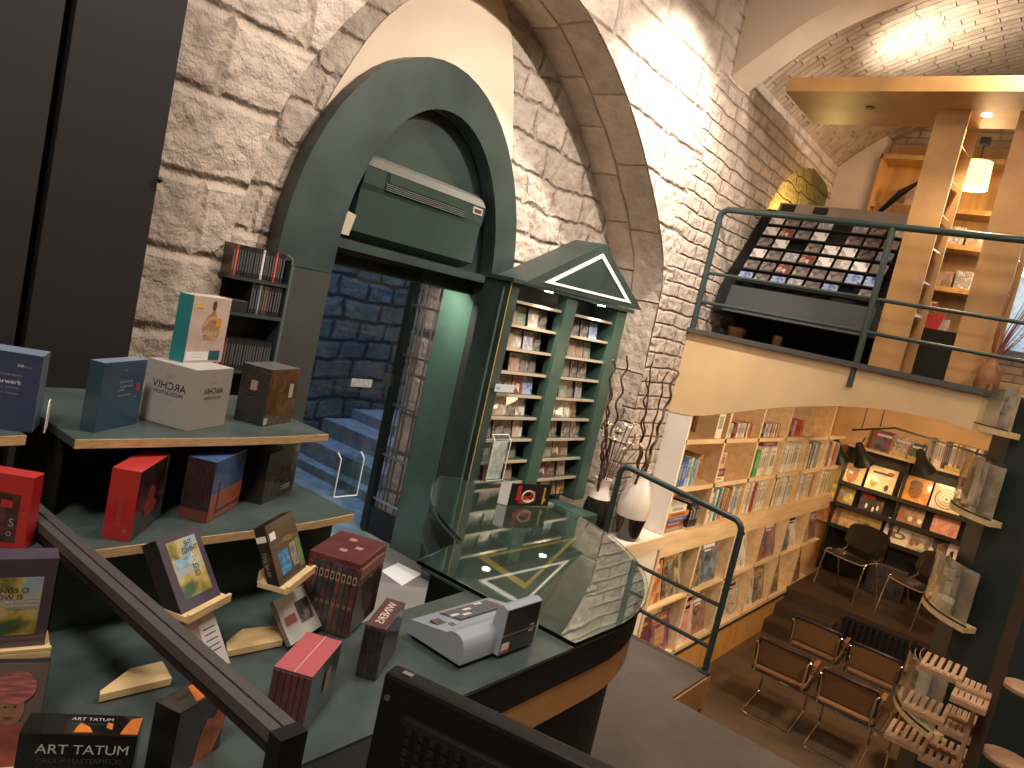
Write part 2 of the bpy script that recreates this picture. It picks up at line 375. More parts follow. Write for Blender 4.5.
b.add([(-1.2, 2.82, 1.6)]+[(p.x, 2.82, p.y) for p in af]+[(6.12, 2.82, 1.6), (6.12, 2.82, 3.6), (7.16, 2.82, 3.6), (7.16, 2.82, 4.95), (7.40, 2.82, 5.28), (7.75, 2.82, 5.51), (8.2, 2.82, 5.62), (8.7, 2.82, 5.58), (9.07, 2.82, 5.42), (9.15, 2.82, 3.6), (9.4, 2.82, 3.6), (9.4, 2.82, 7.6), (-1.2, 2.82, 7.6)], [tuple(range(95-1-80+80))] if False else [tuple(range(1+80+13))])
struct(b.build('wall_stone', STONE))
rows = []; uv = []
K = 7; YR_ = 3.32
for j in range(K):
    f = j/(K-1); r = []
    for i in range(80):
        p = af[i]; wob = 0.010*noise.noise(Vector((i*.5, j*.9, 3.1)))
        r.append((p.x+wob, 2.82+(YR_+.02-2.82)*f, p.y+wob)); uv.append((la*i/79, f*.52))
    rows.append(r)
b = MB().loft(rows); struct(b.build('wall_arch_reveal', STONE_ARCH, uvs=uv, smooth=True))
def ell(cx, cz, a, bb, n=28): return [(cx+a*math.cos(math.pi*i/n), cz+bb*math.sin(math.pi*i/n)) for i in range(n+1)]
hole = ell(3.146, 3.547, .66, .955)
b = MB(); b.add([(1.60, YR_, 1.6), (2.50, YR_, 1.6)]+[(p[0], YR_, p[1]) for p in reversed(hole)]+[(3.80, YR_, 1.6), (5.55, YR_, 1.6), (5.55, YR_, 5.6), (1.60, YR_, 5.6)], [tuple(range(2+29+4))])
struct(b.build('wall_recess', STONE_R))
cr = [(2.22, 3.45), (2.25, 3.80), (2.30, 4.10), (2.40, 4.40), (2.60, 4.82), (2.9, 5.12), (3.2, 5.30), (3.5, 5.30), (3.66, 5.05), (3.76, 4.78), (3.86, 4.45), (3.93, 4.05), (3.94, 3.70), (3.90, 3.45)]
crs = [(p.x, p.y) for p in smoothpath([(q[0], q[1], 0) for q in cr], 2)]
b = MB(); b.add([(p[0], YR_-.008, p[1]) for p in crs]+[(p[0], YR_-.008, p[1]) for p in ell(3.146, 3.45, .75, 1.10)], [tuple(range(len(crs)+29))])
struct(b.build('wall_plaster', CREAM))
b = MB(); b.box((2.20, YR_+.002, 1.6), (2.485, 4.3, 3.49)); struct(b.build('wall_passage_left', STONE))
# pier side towards the shelves, behind the ledge
b = MB(); b.box((5.47, 2.822, 1.6), (6.12, 3.3, 3.6)); struct(b.build('wall_pier', STONE))
# street outside the door
b = MB(); b.box((2.0, 5.75, 1.2), (9.5, 5.95, 6.2)); struct(b.build('wall_street', STONE_BLUE))
b = MB(); b.box((4.12, 3.63, 1.6), (4.5, 4.12, 4.2)); struct(b.build('wall_passage', STONE_ARCH if False else STONE))
b = MB()
treads = [at(313.7, 466, Z, 1.68).x, at(330, 449, Z, 1.84).x, at(345, 427, Z, 2.0).x, at(345, 408, Z, 2.08).x]
STEPM = plain('street step', (0.33, 0.34, 0.38), .8, vary=.3, scale=9, bump=.3)
b.box((2.0, 3.34, 1.5), (treads[0], 5.75, 1.598))
for i, x in enumerate(treads):
    b.box((x, 3.70 if i == 0 else 3.7, 1.5), (9.5, 5.75, [1.68, 1.84, 2.0, 2.1][i]))
struct(b.build('floor_street_steps', STEPM))
# floors
b = MB(); b.box((-2.5, -3.0, 1.45), (3.85, 3.34, 1.6)); b.box((3.85, 1.46, 1.2), (4.72, 2.9, 1.45)); b.box((3.85, 2.9, 1.2), (5.47, 3.32, 1.45))
struct(b.build('floor', FLOORM))
b = MB(); b.box((2.45, 2.60, 1.6), (3.85, 3.62, 1.606)); struct(b.build('floor_entrance', FLOORE))
b = MB(); b.box((3.86, 1.448, 1.22), (4.70, 1.458, 1.435)); b.box((4.705, 1.448, 0.0), (4.722, 2.6, 1.44)); struct(b.build('trim_riser', OAKP))
b = MB(); b.box((3.83, -3.0, 0), (3.845, 3.0, 1.45)); struct(b.build('trim_platform_face', GREYP))
b = MB(); b.box((3.8, -4.0, -.1), (13.0, 3.3, 0)); struct(b.build('floor_lower', FLOORL))
b = MB(); b.box((6.12, 3.0, 0), (13.0, 3.1, 3.5)); b.box((5.0, 3.0, 0), (6.12, 3.1, 1.7)); struct(b.build('wall_lower', OCHRE))
b = MB(); b.box((12.75, -4, 0), (12.9, 3.1, 3.6)); struct(b.build('wall_back', OCHRE))
# stage with its steps
b = MB(); b.box((10.74, -2.0, 0), (12.75, 2.60, .5)); b.box((10.40, 1.85, 0), (10.74, 2.60, .33)); b.box((10.06, 1.85, 0), (10.40, 2.60, .17)); struct(b.build('floor_stage', STAGEM))
# lower vault + fascia + mezzanine floor
va = smoothpath([(3.0, 2.88, 0), (2.61, 2.885, 0), (2.3, 3.0, 0), (1.9, 3.16, 0), (1.38, 3.31, 0), (.9, 3.37, 0), (.39, 3.33, 0), (-.2, 3.18, 0), (-.9, 2.8, 0), (-1.3, 2.4, 0)], 2)
b = MB()
pf = [(6.1, 3.0, 3.60), (6.1, -3.5, 3.60), (6.1, -3.5, 2.4)]+[(6.1, p.x, p.y) for p in reversed(va)]
b.extr(pf, (.10, 0, 0)); struct(b.build('wall_fascia', OCHRE))
vc = smoothpath([(3.05, 3.12, 0), (2.6, 3.16, 0), (1.9, 3.32, 0), (1.2, 3.44, 0), (.4, 3.46, 0), (-.5, 3.3, 0), (-1.6, 2.6, 0)], 2)
b = MB().loft([[(6.2, p.x, p.y) for p in vc], [(12.8, p.x, p.y) for p in vc]]); struct(b.build('ceiling_lower', OCHRE, smooth=True))
b = MB(); b.box((6.06, -3.5, 3.60), (9.4, 2.82, 3.64)); struct(b.build('floor_mezzanine', GREYP))
# far end of the mezzanine, vault, rib, main ceiling
b = MB(); b.box((9.2, -4, 3.64), (9.4, 2.5, 7.5)); struct(b.build('wall_mezzanine_end', BRICK_OBJ))
b = MB(); b.box((8.95, 2.38, 3.64), (9.25, 2.86, 7.2)); struct(b.build('trim_pier', CREAM))
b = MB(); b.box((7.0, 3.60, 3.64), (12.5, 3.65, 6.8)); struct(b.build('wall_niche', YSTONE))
vp = smoothpath([(2.86, 5.80, 0), (2.66, 6.02, 0), (2.35, 6.26, 0), (1.9, 6.50, 0), (1.2, 6.74, 0), (0, 6.95, 0), (-2, 7.0, 0), (-4, 6.6, 0)], 2)
vr, lv = resample(vp, 40); NX = 12
rows = []; uv = []
for i in range(NX):
    x = 6.0+3.4*i/(NX-1); rows.append([(x, p.x, p.y) for p in vr]); uv += [(lv*j/39, x) for j in range(40)]
struct(MB().loft(rows).build('ceiling_vault', BRICK, uvs=uv, smooth=True))
ri = smoothpath([(2.95, 5.58, 0), (2.8, 5.68, 0), (2.58, 5.87, 0), (2.23, 6.14, 0), (1.72, 6.36, 0), (.9, 6.55, 0), (-1, 6.75, 0), (-4, 6.4, 0)], 2)
b = MB(); b.extr([(5.72, p.x, p.y) for p in ri]+[(5.72, -4, 7.6), (5.72, 2.95, 7.6)], (.36, 0, 0)); struct(b.build('trim_rib', CREAM))
b = MB(); b.box((-2.5, -3.5, 7.4), (5.9, 3.0, 7.5)); struct(b.build('ceiling', CREAM))
b = MB(); b.box((-2.6, -3.5, 0), (-2.5, 3.0, 7.4)); b.box((-2.5, -4.1, 0), (13, -4.0, 7.4)); struct(b.build('wall_rear', OCHRE))
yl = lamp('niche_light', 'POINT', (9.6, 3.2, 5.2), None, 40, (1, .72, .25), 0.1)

# ================================================================== DOOR
t = thing('door_surround', 'dark green wooden arched surround around the shop entrance', 'door frame', (3.1, 3.25, 1.6))
def in_t(o, t):
    o.parent = t; o.matrix_parent_inverse = Matrix.Translation(-Vector(t.location)) if t.rotation_euler.z == 0 else t.matrix_basis.inverted(); return o
YD = 3.20
ou = ell(3.085, 3.50, .92, 1.25); inn = ell(3.146, 3.547, .635, .955)
ring = ou+[(2.165, 3.45), (2.506, 3.45)]+list(reversed(inn))+[(3.787, 3.45), (4.005, 3.45)]
b = MB(); b.extr([(p[0], YD, p[1]) for p in ring], (0, .105, 0)); in_t(b.build('arch_board', GREEN), t)
LEGM = plain('charcoal green board', (.036, .037, .033), .5, vary=.15, scale=4)
b = MB(); b.box((2.165, YD+.002, 1.606), (2.506, YD+.105, 3.446)); in_t(b.build('jamb_board', LEGM), t)
b = MB(); b.box((3.787, YD+.002, 1.606), (4.005, YD+.105, 3.446)); in_t(b.build('jamb_board', LEGM), t)
b = MB(); b.extr([(p[0], 3.335, p[1]) for p in ell(3.146, 3.50, .85, 1.20)], (0, .03, 0)); in_t(b.build('tympanum_panel', GREEN), t)
b = MB(); b.box((2.49, YD+.02, 3.595), (3.80, 3.47, 3.645)); in_t(b.build('lintel', GREEN), t)
b = MB(); b.tube([(2.92, 3.465, 4.44), (2.92, 3.43, 4.43), (2.92, 3.42, 4.40), (2.92, 3.435, 4.38)], .005, 6); in_t(b.build('hook', BLACKM), t)
b = MB(); b.extr([(2.515, YD+.01, 3.665), (2.575, YD+.01, 3.665), (2.60, YD+.01, 3.78), (2.535, YD+.01, 3.79)], (0, .02, 0)); in_t(b.build('bracket', plain('beige bracket', (.40, .33, .24), .5)), t)
# air curtain
t = thing('air_conditioner', 'green wall-mounted air conditioner inside the door arch', 'air conditioner', (3.1, 3.3, 3.66))
ax0, ax1, yb = 2.615, 3.61, 3.225
prof = [(3.33, 3.662), (yb+.09, 3.662), (yb+.02, 3.70), (yb+.012, 3.93), (yb, 3.96), (yb, 4.05), (yb+.035, 4.10), (yb+.09, 4.125), (3.33, 4.125)]
ACG = plain('air conditioner green', (.026, .047, .038), .30, vary=.12, scale=4)
b = MB(); b.extr([(ax0, y, z) for y, z in prof], (ax1-ax0, 0, 0)); in_t(b.build('casing', ACG), t)
b = MB(); b.extr([(ax0+.003, y, z) for y, z in [(yb-.004, 4.055), (yb+.031, 4.104), (yb+.09, 4.130), (yb+.11, 4.130), (yb+.11, 4.124), (yb+.092, 4.124), (yb+.037, 4.098), (yb, 4.052)]], (ax1-ax0-.006, 0, 0)); in_t(b.build('top_edge', plain('beige trim', (.13, .13, .11), .45)), t)
b = MB(); b.box((ax0+.15, yb-.003, 3.955), (ax1-.185, yb+.004, 4.055)); in_t(b.build('outlet_frame', BLACKM), t)
b = MB(); b.box((ax0+.17, yb-.008, 4.00), (ax1-.195, yb-.002, 4.050)); in_t(b.build('outlet_flap', ACG), t)
for k in range(4):
    b = MB(); b.box((ax0+.155, yb-.010, 3.958+k*.0105), (ax1-.19, yb-.001, 3.9615+k*.0105)); in_t(b.build('louvre', plain('louvre grey', (.14, .16, .14), .4)), t)
b = MB(); b.box((ax1-.115, yb-.006, 4.00), (ax1-.025, yb+.004, 4.043)); in_t(b.build('control_panel', plain('beige plastic', (.30, .29, .25), .5)), t)
b = MB(); b.box((ax1-.102, yb-.009, 4.012), (ax1-.040, yb-.005, 4.032)); in_t(b.build('display', plain('brown display', (.08, .03, .02), .3)), t)
# gate leaf standing open, at right angles to the door
t = thing('iron_gate', 'black iron gate leaf with upright bars, folded open in the doorway', 'gate', (3.85, 3.75, 1.6))
b = MB(); b.box((3.83, 3.93, 1.61), (3.88, 3.99, 3.58)); in_t(b.build('post', BLACKM), t)
b = MB(); b.box((3.83, 3.54, 1.61), (3.88, 3.60, 3.58)); in_t(b.build('post', plain('green gate post', (.09, .13, .11), .35)), t)
b = MB(); b.box((3.84, 3.60, 1.61), (3.87, 3.93, 1.80)); in_t(b.build('kick_plate', BLACKM), t)
b = MB(); b.box((3.84, 3.60, 3.53), (3.87, 3.93, 3.58)); in_t(b.build('top_rail', BLACKM), t)
for y in (3.66, 3.70, 3.79, 3.83, 3.88): b = MB(); b.tube([(3.855, y, 1.8), (3.855, y, 3.54)], .007, 6); in_t(b.build('bar', GREYP), t)
for z in (1.86, 2.2, 2.58, 2.96, 3.33): b = MB(); b.box((3.845, 3.56, z), (3.86, 3.93, z+.018)); in_t(b.build('cross_bar', STEEL), t)
b = MB(); b.box((3.80, 3.95, 2.72), (3.83, 4.03, 2.80)); in_t(b.build('lock_plate', STEEL), t)
# lacquered side panel between door and bookcase
t = thing('door_side_panel', 'glossy green panel between the entrance and the green bookcase', 'panel', (3.7, 3.1, 1.606))
b = MB(); b.prism([(3.60, 2.935), (3.772, 3.20), (3.79, 3.20), (3.615, 2.93)], 1.606, 3.60); in_t(b.build('slanted_board', GREEN2), t)
b = MB(); b.prism([(3.788, 3.31), (3.788, 3.60), (3.80, 3.60), (3.80, 3.31)], 1.606, 3.59); in_t(b.build('jamb_board', plain('pale green lacquer', (.060, .120, .092), .25, coat=.4, vary=.2, scale=3)), t)
c = at(447, 273, Y, 3.46); t = thing('door_lamp', 'small bright lamp under the door lintel above the gate', 'lamp', (c.x, 3.46, c.z))
b = MB(); b.cbox((-.05, -.02, 0), (.05, .02, .022), .004); b.build('housing', BLACKM, t); b = MB(); b.box((-.045, -.016, -.004), (.045, .016, .001)); b.build('diffuser', BULB, t)
lamp('door_lamp_light', 'SPOT', (c.x-.10, 3.44, c.z-.03), (3.95, 3.75, 2.6), 26, (1, .9, .76), .03, 140, .8)
# paper on floor
b = MB(); p = [at(381, 571, Z, 1.607), at(402, 586, Z, 1.607), at(421, 574, Z, 1.607), at(398, 563, Z, 1.607)]
b.extr([tuple(q) for q in p], (0, 0, .002)); tag(b.build('paper_sheet', PAPER), 'white paper sheet lying on the floor by the door', 'paper')

# ================================================================== GREEN CD BOOKCASE
YB = 2.90
t = thing('cd_bookcase', 'tall dark green CD bookcase with triangular pediment beside the door', 'bookcase', (4.4, 3.0, 1.6))
b = MB(); b.box((3.63, YB, 1.606), (3.72, 3.12, 3.635)); in_t(b.build('side_stile', GREEN), t)
b = MB(); b.box((4.245, YB-.015, 2.12), (4.385, YB+.06, 3.645)); in_t(b.build('centre_stile', GREEN2), t)
b = MB(); b.box((4.95, YB-.015, 2.12), (5.09, 3.12, 3.645)); in_t(b.build('side_stile', GREEN2), t)
b = MB(); b.box((3.65, 3.10, 1.6), (5.09, 3.12, 3.645)); in_t(b.build('back_panel', GREEN), t)
b = MB(); b.box((3.625, YB-.004, 1.6), (3.631, YB, 3.645)); in_t(b.build('gold_strip', GOLD), t)
b = MB(); b.box((3.66, YB-.28, 1.606), (4.90, 3.10, 2.10)); in_t(b.build('base_cabinet', GREEN2), t)
EDGEB = plain('tan shelf edge', (.40, .31, .21), .5)
ZS = [2.155+.153*k for k in range(10)]
for z in ZS[1:]:
    b = MB(); b.box((3.72, YB+.02, z-.014), (4.245, 3.10, z)); b.box((4.385, YB+.02, z-.014), (4.95, 3.10, z)); s = in_t(b.build('shelf', GREEN2), t)
    b = MB(); b.box((3.72, YB+.012, z-.017), (4.245, YB+.02, z+.001)); b.box((4.385, YB+.012, z-.017), (4.95, YB+.02, z+.001)); b.build('shelf_edge', EDGEB, s)
p0, p1, ap = (3.70, 3.645), (5.26, 3.675), (4.52, 4.055)
b = MB(); b.extr([(p0[0], 2.86, p0[1]), (p1[0], 2.86, p1[1]), (ap[0], 2.86, ap[1])], (0, .26, 0)); in_t(b.build('pediment', GREEN), t)
b = MB(); b.box((3.60, 2.865, 3.635), (5.16, 3.12, 3.66)); in_t(b.build('pediment_base', GREEN), t)
cx, cz = (p0[0]+p1[0]+ap[0])/3, (p0[1]+p1[1]+ap[1])/3
def tri(k): return [(cx+(q[0]-cx)*k, cz+(q[1]-cz)*k) for q in (p0, p1, ap)]
o3, i3 = tri(.74), tri(.62)
b = MB()
for i in range(3):
    j = (i+1) % 3; b.extr([(o3[i][0], 2.858, o3[i][1]), (o3[j][0], 2.858, o3[j][1]), (i3[j][0], 2.858, i3[j][1]), (i3[i][0], 2.858, i3[i][1])], (0, -.004, 0))
in_t(b.build('triangle_inlay', WHITEL), t)
for x in (4.02, 4.70):
    b = MB(); b.lathe([(.028, 0), (.028, .006)], (x, 2.89, 3.630), 14); in_t(b.build('downlight', BULB), t)
    lamp('bookcase_downlight', 'SPOT', (x, 2.885, 3.62), (x, 2.93, 2.2), 18, (1, .9, .75), .02, 110, .6)
for x in (4.0, 4.66): lamp('bookcase_fill', 'SPOT', (x, 2.60, 3.75), (x, 3.0, 2.9), 9, (1, .9, .75), .05, 60, .8)
PAL = [((.30, .27, .24), (.08, .07, .07), (.50, .44, .38)), ((.04, .04, .05), (.18, .16, .15), (.34, .27, .22)), ((.55, .50, .44), (.30, .25, .2), (.75, .70, .62)),
       ((.10, .16, .36), (.35, .42, .55), (.05, .06, .10)), ((.45, .10, .07), (.12, .05, .04), (.70, .60, .48)), ((.62, .42, .14), (.25, .15, .06), (.10, .07, .05)),
       ((.13, .20, .14), (.40, .42, .30), (.05, .06, .05)), ((.70, .66, .60), (.82, .80, .75), (.35, .30, .27)), ((.20, .12, .09), (.42, .30, .22), (.07, .05, .04)), ((.48, .46, .47), (.20, .21, .24), (.68, .66, .64))]
PALN = ['grey and black', 'black', 'beige', 'blue', 'dark red', 'orange-brown', 'dull green', 'white', 'brown', 'silver grey']
CDC = [cover('cd cover '+PALN[i], PAL[i], 22, 'noise' if i % 2 else 'vor', i) for i in range(10)]
SPN = plain('cd case black spine', (.02, .02, .022), .3, coat=.4)
def cdmesh(wd, th, h, i):
    b = MB(); b.box((-wd/2, 0, 0), (wd/2, th, h), [1, 1, 0, 1, 1, 1]); b.box((-wd/2-.003, .001, 0), (-wd/2+.004, th+.0005, h+.001), 1)
    me = b.build('cd_case', [CDC[i], SPN]); d = me.data; bpy.data.objects.remove(me); return d
CDM = [cdmesh(.108, .012, .120, i) for i in range(10)]
def put(name, data, loc, rot, label, cat, group, scale=None):
    o = bpy.data.objects.new(name, data); COL.objects.link(o); o.location = loc; o.rotation_euler = rot
    if scale: o.scale = scale
    return tag(o, label, cat, group)
rowname = ['bottom', 'second', 'third', 'fourth', 'fifth', 'sixth', 'seventh', 'eighth', 'top']
last = {}
for r in range(9):
    for bay, x0, x1 in (('left', 3.735, 4.235), ('right', 4.40, 4.94)):
        x = x0+.055; k = 0
        while x < x1-.05:
            if rnd.random() < .95:
                i = rnd.choice([0, 1, 1, 1, 2, 4, 5, 6, 7, 8, 8, 9, 1, 8, 6, 0, 3] if k else [1, 8, 0, 6])
                put('cd_case', CDM[i], (x, YB+.05+rnd.uniform(0, .03), ZS[r]+.001), (R_(-9), 0, rnd.uniform(-.10, .10)),
                    f'{PALN[i]} CD {ORD[k]} from left in the {rowname[r]} row, {bay} bay of green bookcase', 'CD', 'CDs in the green bookcase'); k += 1
                x += .112
            else: x += .06
# small CD shelf on the stone left of the door
t = thing('cd_wall_shelf', 'narrow dark green CD shelf on the stone wall left of the door', 'shelf', (1.8, 2.75, 2.86))
b = MB(); b.box((1.64, 2.88, 2.84), (1.940, 2.895, 3.49)); in_t(b.build('back_panel', BLACKW), t)
b = MB(); b.box((1.930, 2.74, 2.84), (1.945, 2.88, 3.475)); b.box((1.64, 2.83, 2.84), (1.652, 2.88, 3.49)); in_t(b.build('side_panel', GREEN), t)
b = MB(); b.tube([(1.937, 2.74, 2.84), (1.937, 2.74, 3.45), (1.930, 2.74, 3.48), (1.905, 2.74, 3.495)], .007, 6); in_t(b.build('rounded_edge', plain('grey green edge', (.10, .12, .11), .4)), t)
for z in (2.985, 3.225, 3.37): b = MB(); b.box((1.652, 2.74, z-.014), (1.930, 2.88, z)); in_t(b.build('shelf', GREEN), t)
SPC = [('black', (.015, .015, .017)), ('grey', (.12, .12, .12)), ('red', (.30, .04, .03)), ('white', (.38, .37, .35)), ('dark brown', (.06, .03, .02)), ('orange', (.6, .2, .05)), ('dark blue', (.03, .04, .10))]
SPM = {n: plain('spine '+n, c, .35, coat=.3) for n, c in SPC}
SPD = {}
for n, c in SPC:
    b = MB(); b.box((0, 0, 0), (.0105, .13, .125), 0); b.box((.002, -.0008, .02), (.0085, 0, .105), 1)
    o = b.build('cd_case', [SPM[n], plain('spine print '+n, tuple(min(1, q*1.6+.04) for q in c), .5)]); SPD[n] = o.data; bpy.data.objects.remove(o)
for z, nm, lo, hi in ((3.371, 'top', 1.66, 1.915), (3.226, 'middle', 1.77, 1.922), (2.986, 'lowest', 1.66, 1.922)):
    x = lo; k = 0; wts = ['black']*14+['grey', 'red', 'dark brown', 'dark brown', 'black', 'dark blue', 'white']+(['orange', 'grey', 'grey', 'red'] if nm == 'lowest' else [])
    while x < hi-.012:
        c = rnd.choice(wts)
        put('cd_case', SPD[c], (x, 2.745+rnd.uniform(0, .004), z), (0, 0, 0), f'{c} CD spine, {ORD[k]} from left, {nm} row of the narrow wall shelf', 'CD', 'CD spines on the narrow wall shelf'); k += 1
        x += .0122
b = MB(); b.cbox((1.665, 2.745, 3.226), (1.765, 2.86, 3.275), .004); o = b.build('cd_stack', SPN); tag(o, 'black boxed CD set lying flat on the middle row of the narrow wall shelf', 'CD')

# ================================================================== LEFT: TALL PANELS, TIERED DISPLAYS
t = thing('tall_cabinet', 'tall charcoal cabinet door edge filling the upper left, nearest the stone', 'cabinet', (1.0, 2.5, 1.6))
b = MB(); b.cbox((.872, 2.45, 1.6), (1.178, 2.50, 6.6), .004); in_t(b.build('door', plain('charcoal laminate', (.011, .011, .011), .6, vary=.08, scale=3)), t)
b = MB(); b.box((.85, 2.50, 1.6), (1.15, 2.75, 6.6)); in_t(b.build('carcass', BLACKP), t)
b = MB(); b.lathe([(.003, 0), (.010, .012), (.006, .02)], (1.175, 2.435, 3.63), 8); in_t(b.build('knob', BLACKM), t)
t = thing('tall_cabinet', 'tall charcoal cabinet door at the far left edge, left of the dark seam', 'cabinet', (.3, 2.5, 1.6))
b = MB(); b.cbox((-.60, 2.44, 1.6), (.842, 2.49, 6.6), .004); in_t(b.build('door', plain('charcoal laminate two', (.013, .0125, .0125), .6, vary=.08, scale=3)), t)
b = MB(); b.box((-.60, 2.49, 1.6), (.83, 2.75, 6.6)); in_t(b.build('carcass', BLACKP), t)

ZT, ZM, ZC = 3.05, 2.86, 2.65
def tier(nm, x0, x1, label):
    t = thing('tiered_display', label, 'display stand', ((x0+x1)/2, 1.6, ZC))
    for z, yf, yb, xr, n in ((ZT, 1.522, 1.98, x1-.045, 'top_tier'), (ZM, 1.408, 1.90, x1, 'middle_tier')):
        pl = [(x0, yf), (xr-.30, yf+.003), (xr-.14, yf+.012), (xr, yf+.032), (xr, yb), (x0, yb)]
        b = MB(); b.prism(pl, z-.018, z); bo = in_t(b.build(n, GREEN_TOP), t)
        b = MB(); k = len(pl)
        e = [(pl[0][0], pl[0][1])]+pl[1:4]
        out = [(p[0], p[1]-.004) for p in e]
        b.prism(out+list(reversed(e)), z-.018, z+.0003); in_t(b.build('wood_edge', EDGE), t)
    b = MB(); b.box((x0, 1.78, ZM), (x1-.05, 1.80, ZT-.018)); in_t(b.build('back_panel', BLACKP), t)
    b = MB(); b.box((x0+.004, 1.60, ZM), (x0+.016, 1.80, ZT-.018)); in_t(b.build('side_panel', BLACKP), t)
    b = MB(); b.box((x0, 1.50, ZC), (x1-.012, 1.515, ZM-.018)); in_t(b.build('front_panel', GREEN), t)
    b = MB(); b.box((x1-.03, 1.515, 1.6), (x1-.012, 1.90, ZM-.018)); in_t(b.build('end_panel', GREEN), t)
    return t
TR = tier('r', .655, 1.352, 'dark green two-tier display with plywood edges, right one carrying the grey cube box')  # mirror reflection of the left stand, built as a solid
TL = tier('l', -.15, .624, 'dark green two-tier display with plywood edges at the left edge of the photo')

# ------------------------------------------------------------------ counter
arcp = []
for k in range(19):
    a = -math.pi/2+math.pi*.5*k/18*1.02
    arcp.append((1.88+.935*math.cos(a), 1.825+.935*math.sin(a)))
conc = smoothpath([(2.53, 2.19, 0), (2.36, 2.08, 0), (2.20, 1.93, 0), (2.06, 1.72, 0), (1.98, 1.55, 0)], 2)
conc = [(p.x, p.y) for p in conc]
outline = [(.30, .89)]+arcp+[(2.80, 2.01)]+conc+[(1.69, 1.46), (1.69, 1.27), (1.27, 1.25), (1.27, 1.50), (.30, 1.50)]
def inset(poly, d):
    c = []
    n = len(poly)
    for i in range(n):
        p0, p, p1 = Vector(poly[i-1]), Vector(poly[i]), Vector(poly[(i+1) % n])
        e0, e1 = (p-p0), (p1-p)
        if e0.length < 1e-6 or e1.length < 1e-6: c.append(tuple(p)); continue
        e0.normalize(); e1.normalize()
        n0, n1 = Vector((-e0.y, e0.x)), Vector((-e1.y, e1.x)); m_ = n0+n1
        if m_.length < .3: m_ = n0
        m_.normalize(); c.append(tuple(p+m_*d))
    return c
t = thing('shop_counter', 'dark green sales counter with rounded end and wood band', 'counter', (1.9, 1.4, 1.6))
b = MB(); b.prism(outline, 2.642, 2.65); in_t(b.build('top', GREEN_TOP), t)
cin = [(p[0]+.13, p[1]-.12) for p in conc]
body = [(.30, .89)]+arcp+[(2.80, 2.01)]+cin+[(1.69, 1.42), (1.69, 1.27), (1.27, 1.25), (1.27, 1.50), (.30, 1.50)]
b = MB(); b.prism(inset(body, .004), 2.548, 2.642); in_t(b.build('black_band', BLACKP), t)
b = MB(); b.prism(inset(body, .008), 2.448, 2.548); wb_ = in_t(b.build('wood_band', [OAKP, BLACKP]), t)
for f in wb_.data.polygons:
    if f.center.y > 1.46 and f.center.x < 2.7 or (f.center.x < 1.8 and f.center.y > 1.2): f.material_index = 1
b = MB(); b.prism(inset(body, .045), 1.602, 2.448); in_t(b.build('carcass', BLACKP), t)
b = MB(); b.prism(conc+[(p[0]+.10, p[1]-.09) for p in reversed(conc)], 2.486, 2.496); in_t(b.build('curved_shelf', GREEN_TOP), t)
b = MB()
A, B_, C_ = (1.925, 1.428), (2.535, 1.420), (1.870, 1.185); ccx, ccy = (A[0]+B_[0]+C_[0])/3, (A[1]+B_[1]+C_[1])/3
o3 = [A, B_, C_]; i3 = [(ccx+(p[0]-ccx)*.82, ccy+(p[1]-ccy)*.82) for p in o3]
for i in range(3):
    j = (i+1) % 3; b.prism([o3[i], o3[j], i3[j], i3[i]], 2.65, 2.6515)
in_t(b.build('triangle_inlay', GOLD), t)
# glass plate on the counter
pl = [(1.70, .885)]+[(1.88+.945*math.cos(-math.pi/2+math.pi*.5*k/18*1.02), 1.825+.945*math.sin(-math.pi/2+math.pi*.5*k/18*1.02)) for k in range(1, 19)]+[(2.815, 2.02)]+conc+[(1.685, 1.475)]
b = MB(); b.prism(pl, 2.6535, 2.6655); tag(b.build('glass_plate', GLASS_G), 'green-tinted glass plate on the rounded end of the counter', 'glass')
# ------------------------------------------------------------------ boxes on the displays; the right-hand ones are mirror reflections built solid
def framebox(near, right, left, z, zt=None):
    p0, p1, p2 = (at(*q, Z, z) for q in (near, right, left))
    ex = (p1-p0); wd = ex.length; ex.normalize(); ey = Vector((-ex.y, ex.x, 0)); dp = abs((p2-p0).dot(ey))
    return p0, math.atan2(ex.y, ex.x), wd, dp
def cdbox(name, label, cat, near, right, left, z, h, mR, mL, mT, dp=None, wd=None, yaw=None, group=None, slip=True):
    p0, a, w_, d_ = framebox(near, right, left, z)
    if dp: d_ = dp
    if wd: w_ = wd
    if yaw is not None: a = yaw
    t = thing(name, label, cat, (p0.x, p0.y, z), a, group)
    b = MB(); b.cbox((0, 0, 0), (w_, d_, h), .0012, 0)
    # colour the faces: right face, left face, the rest
    o = b.build('case', [mT, mR, mL], t)
    for f in o.data.polygons:
        if f.normal.y < -.9: f.material_index = 1
        elif f.normal.x < -.9: f.material_index = 2
    return t, w_, d_
SHR = dict(coat=.6)
NAVY = plain('navy blue card', (.030, .052, .120), .3, coat=.5, vary=.15, scale=9)
NAVY2 = plain('petrol blue card', (.020, .060, .115), .3, coat=.5, vary=.15, scale=9)
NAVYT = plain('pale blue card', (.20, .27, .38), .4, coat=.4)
REDB = plain('red box card', (.42, .020, .022), .28, coat=.5, vary=.1, scale=9)
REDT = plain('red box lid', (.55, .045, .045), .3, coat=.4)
GREYB = plain('grey box card', (.33, .31, .28), .45, vary=.05, scale=6)
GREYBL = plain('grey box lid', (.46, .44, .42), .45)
TEAL = plain('teal spine', (.010, .20, .205), .35, coat=.4, vary=.12, scale=30)
PINKP = cover('pink portrait card', [(.50, .36, .31), (.62, .48, .42), (.70, .56, .49)], 9, 'noise', 3)
INK = plain('black print', (.012, .011, .012), .6)
INKW = plain('white print', (.72, .72, .74), .6)
INKG = plain('grey print', (.30, .30, .32), .6)
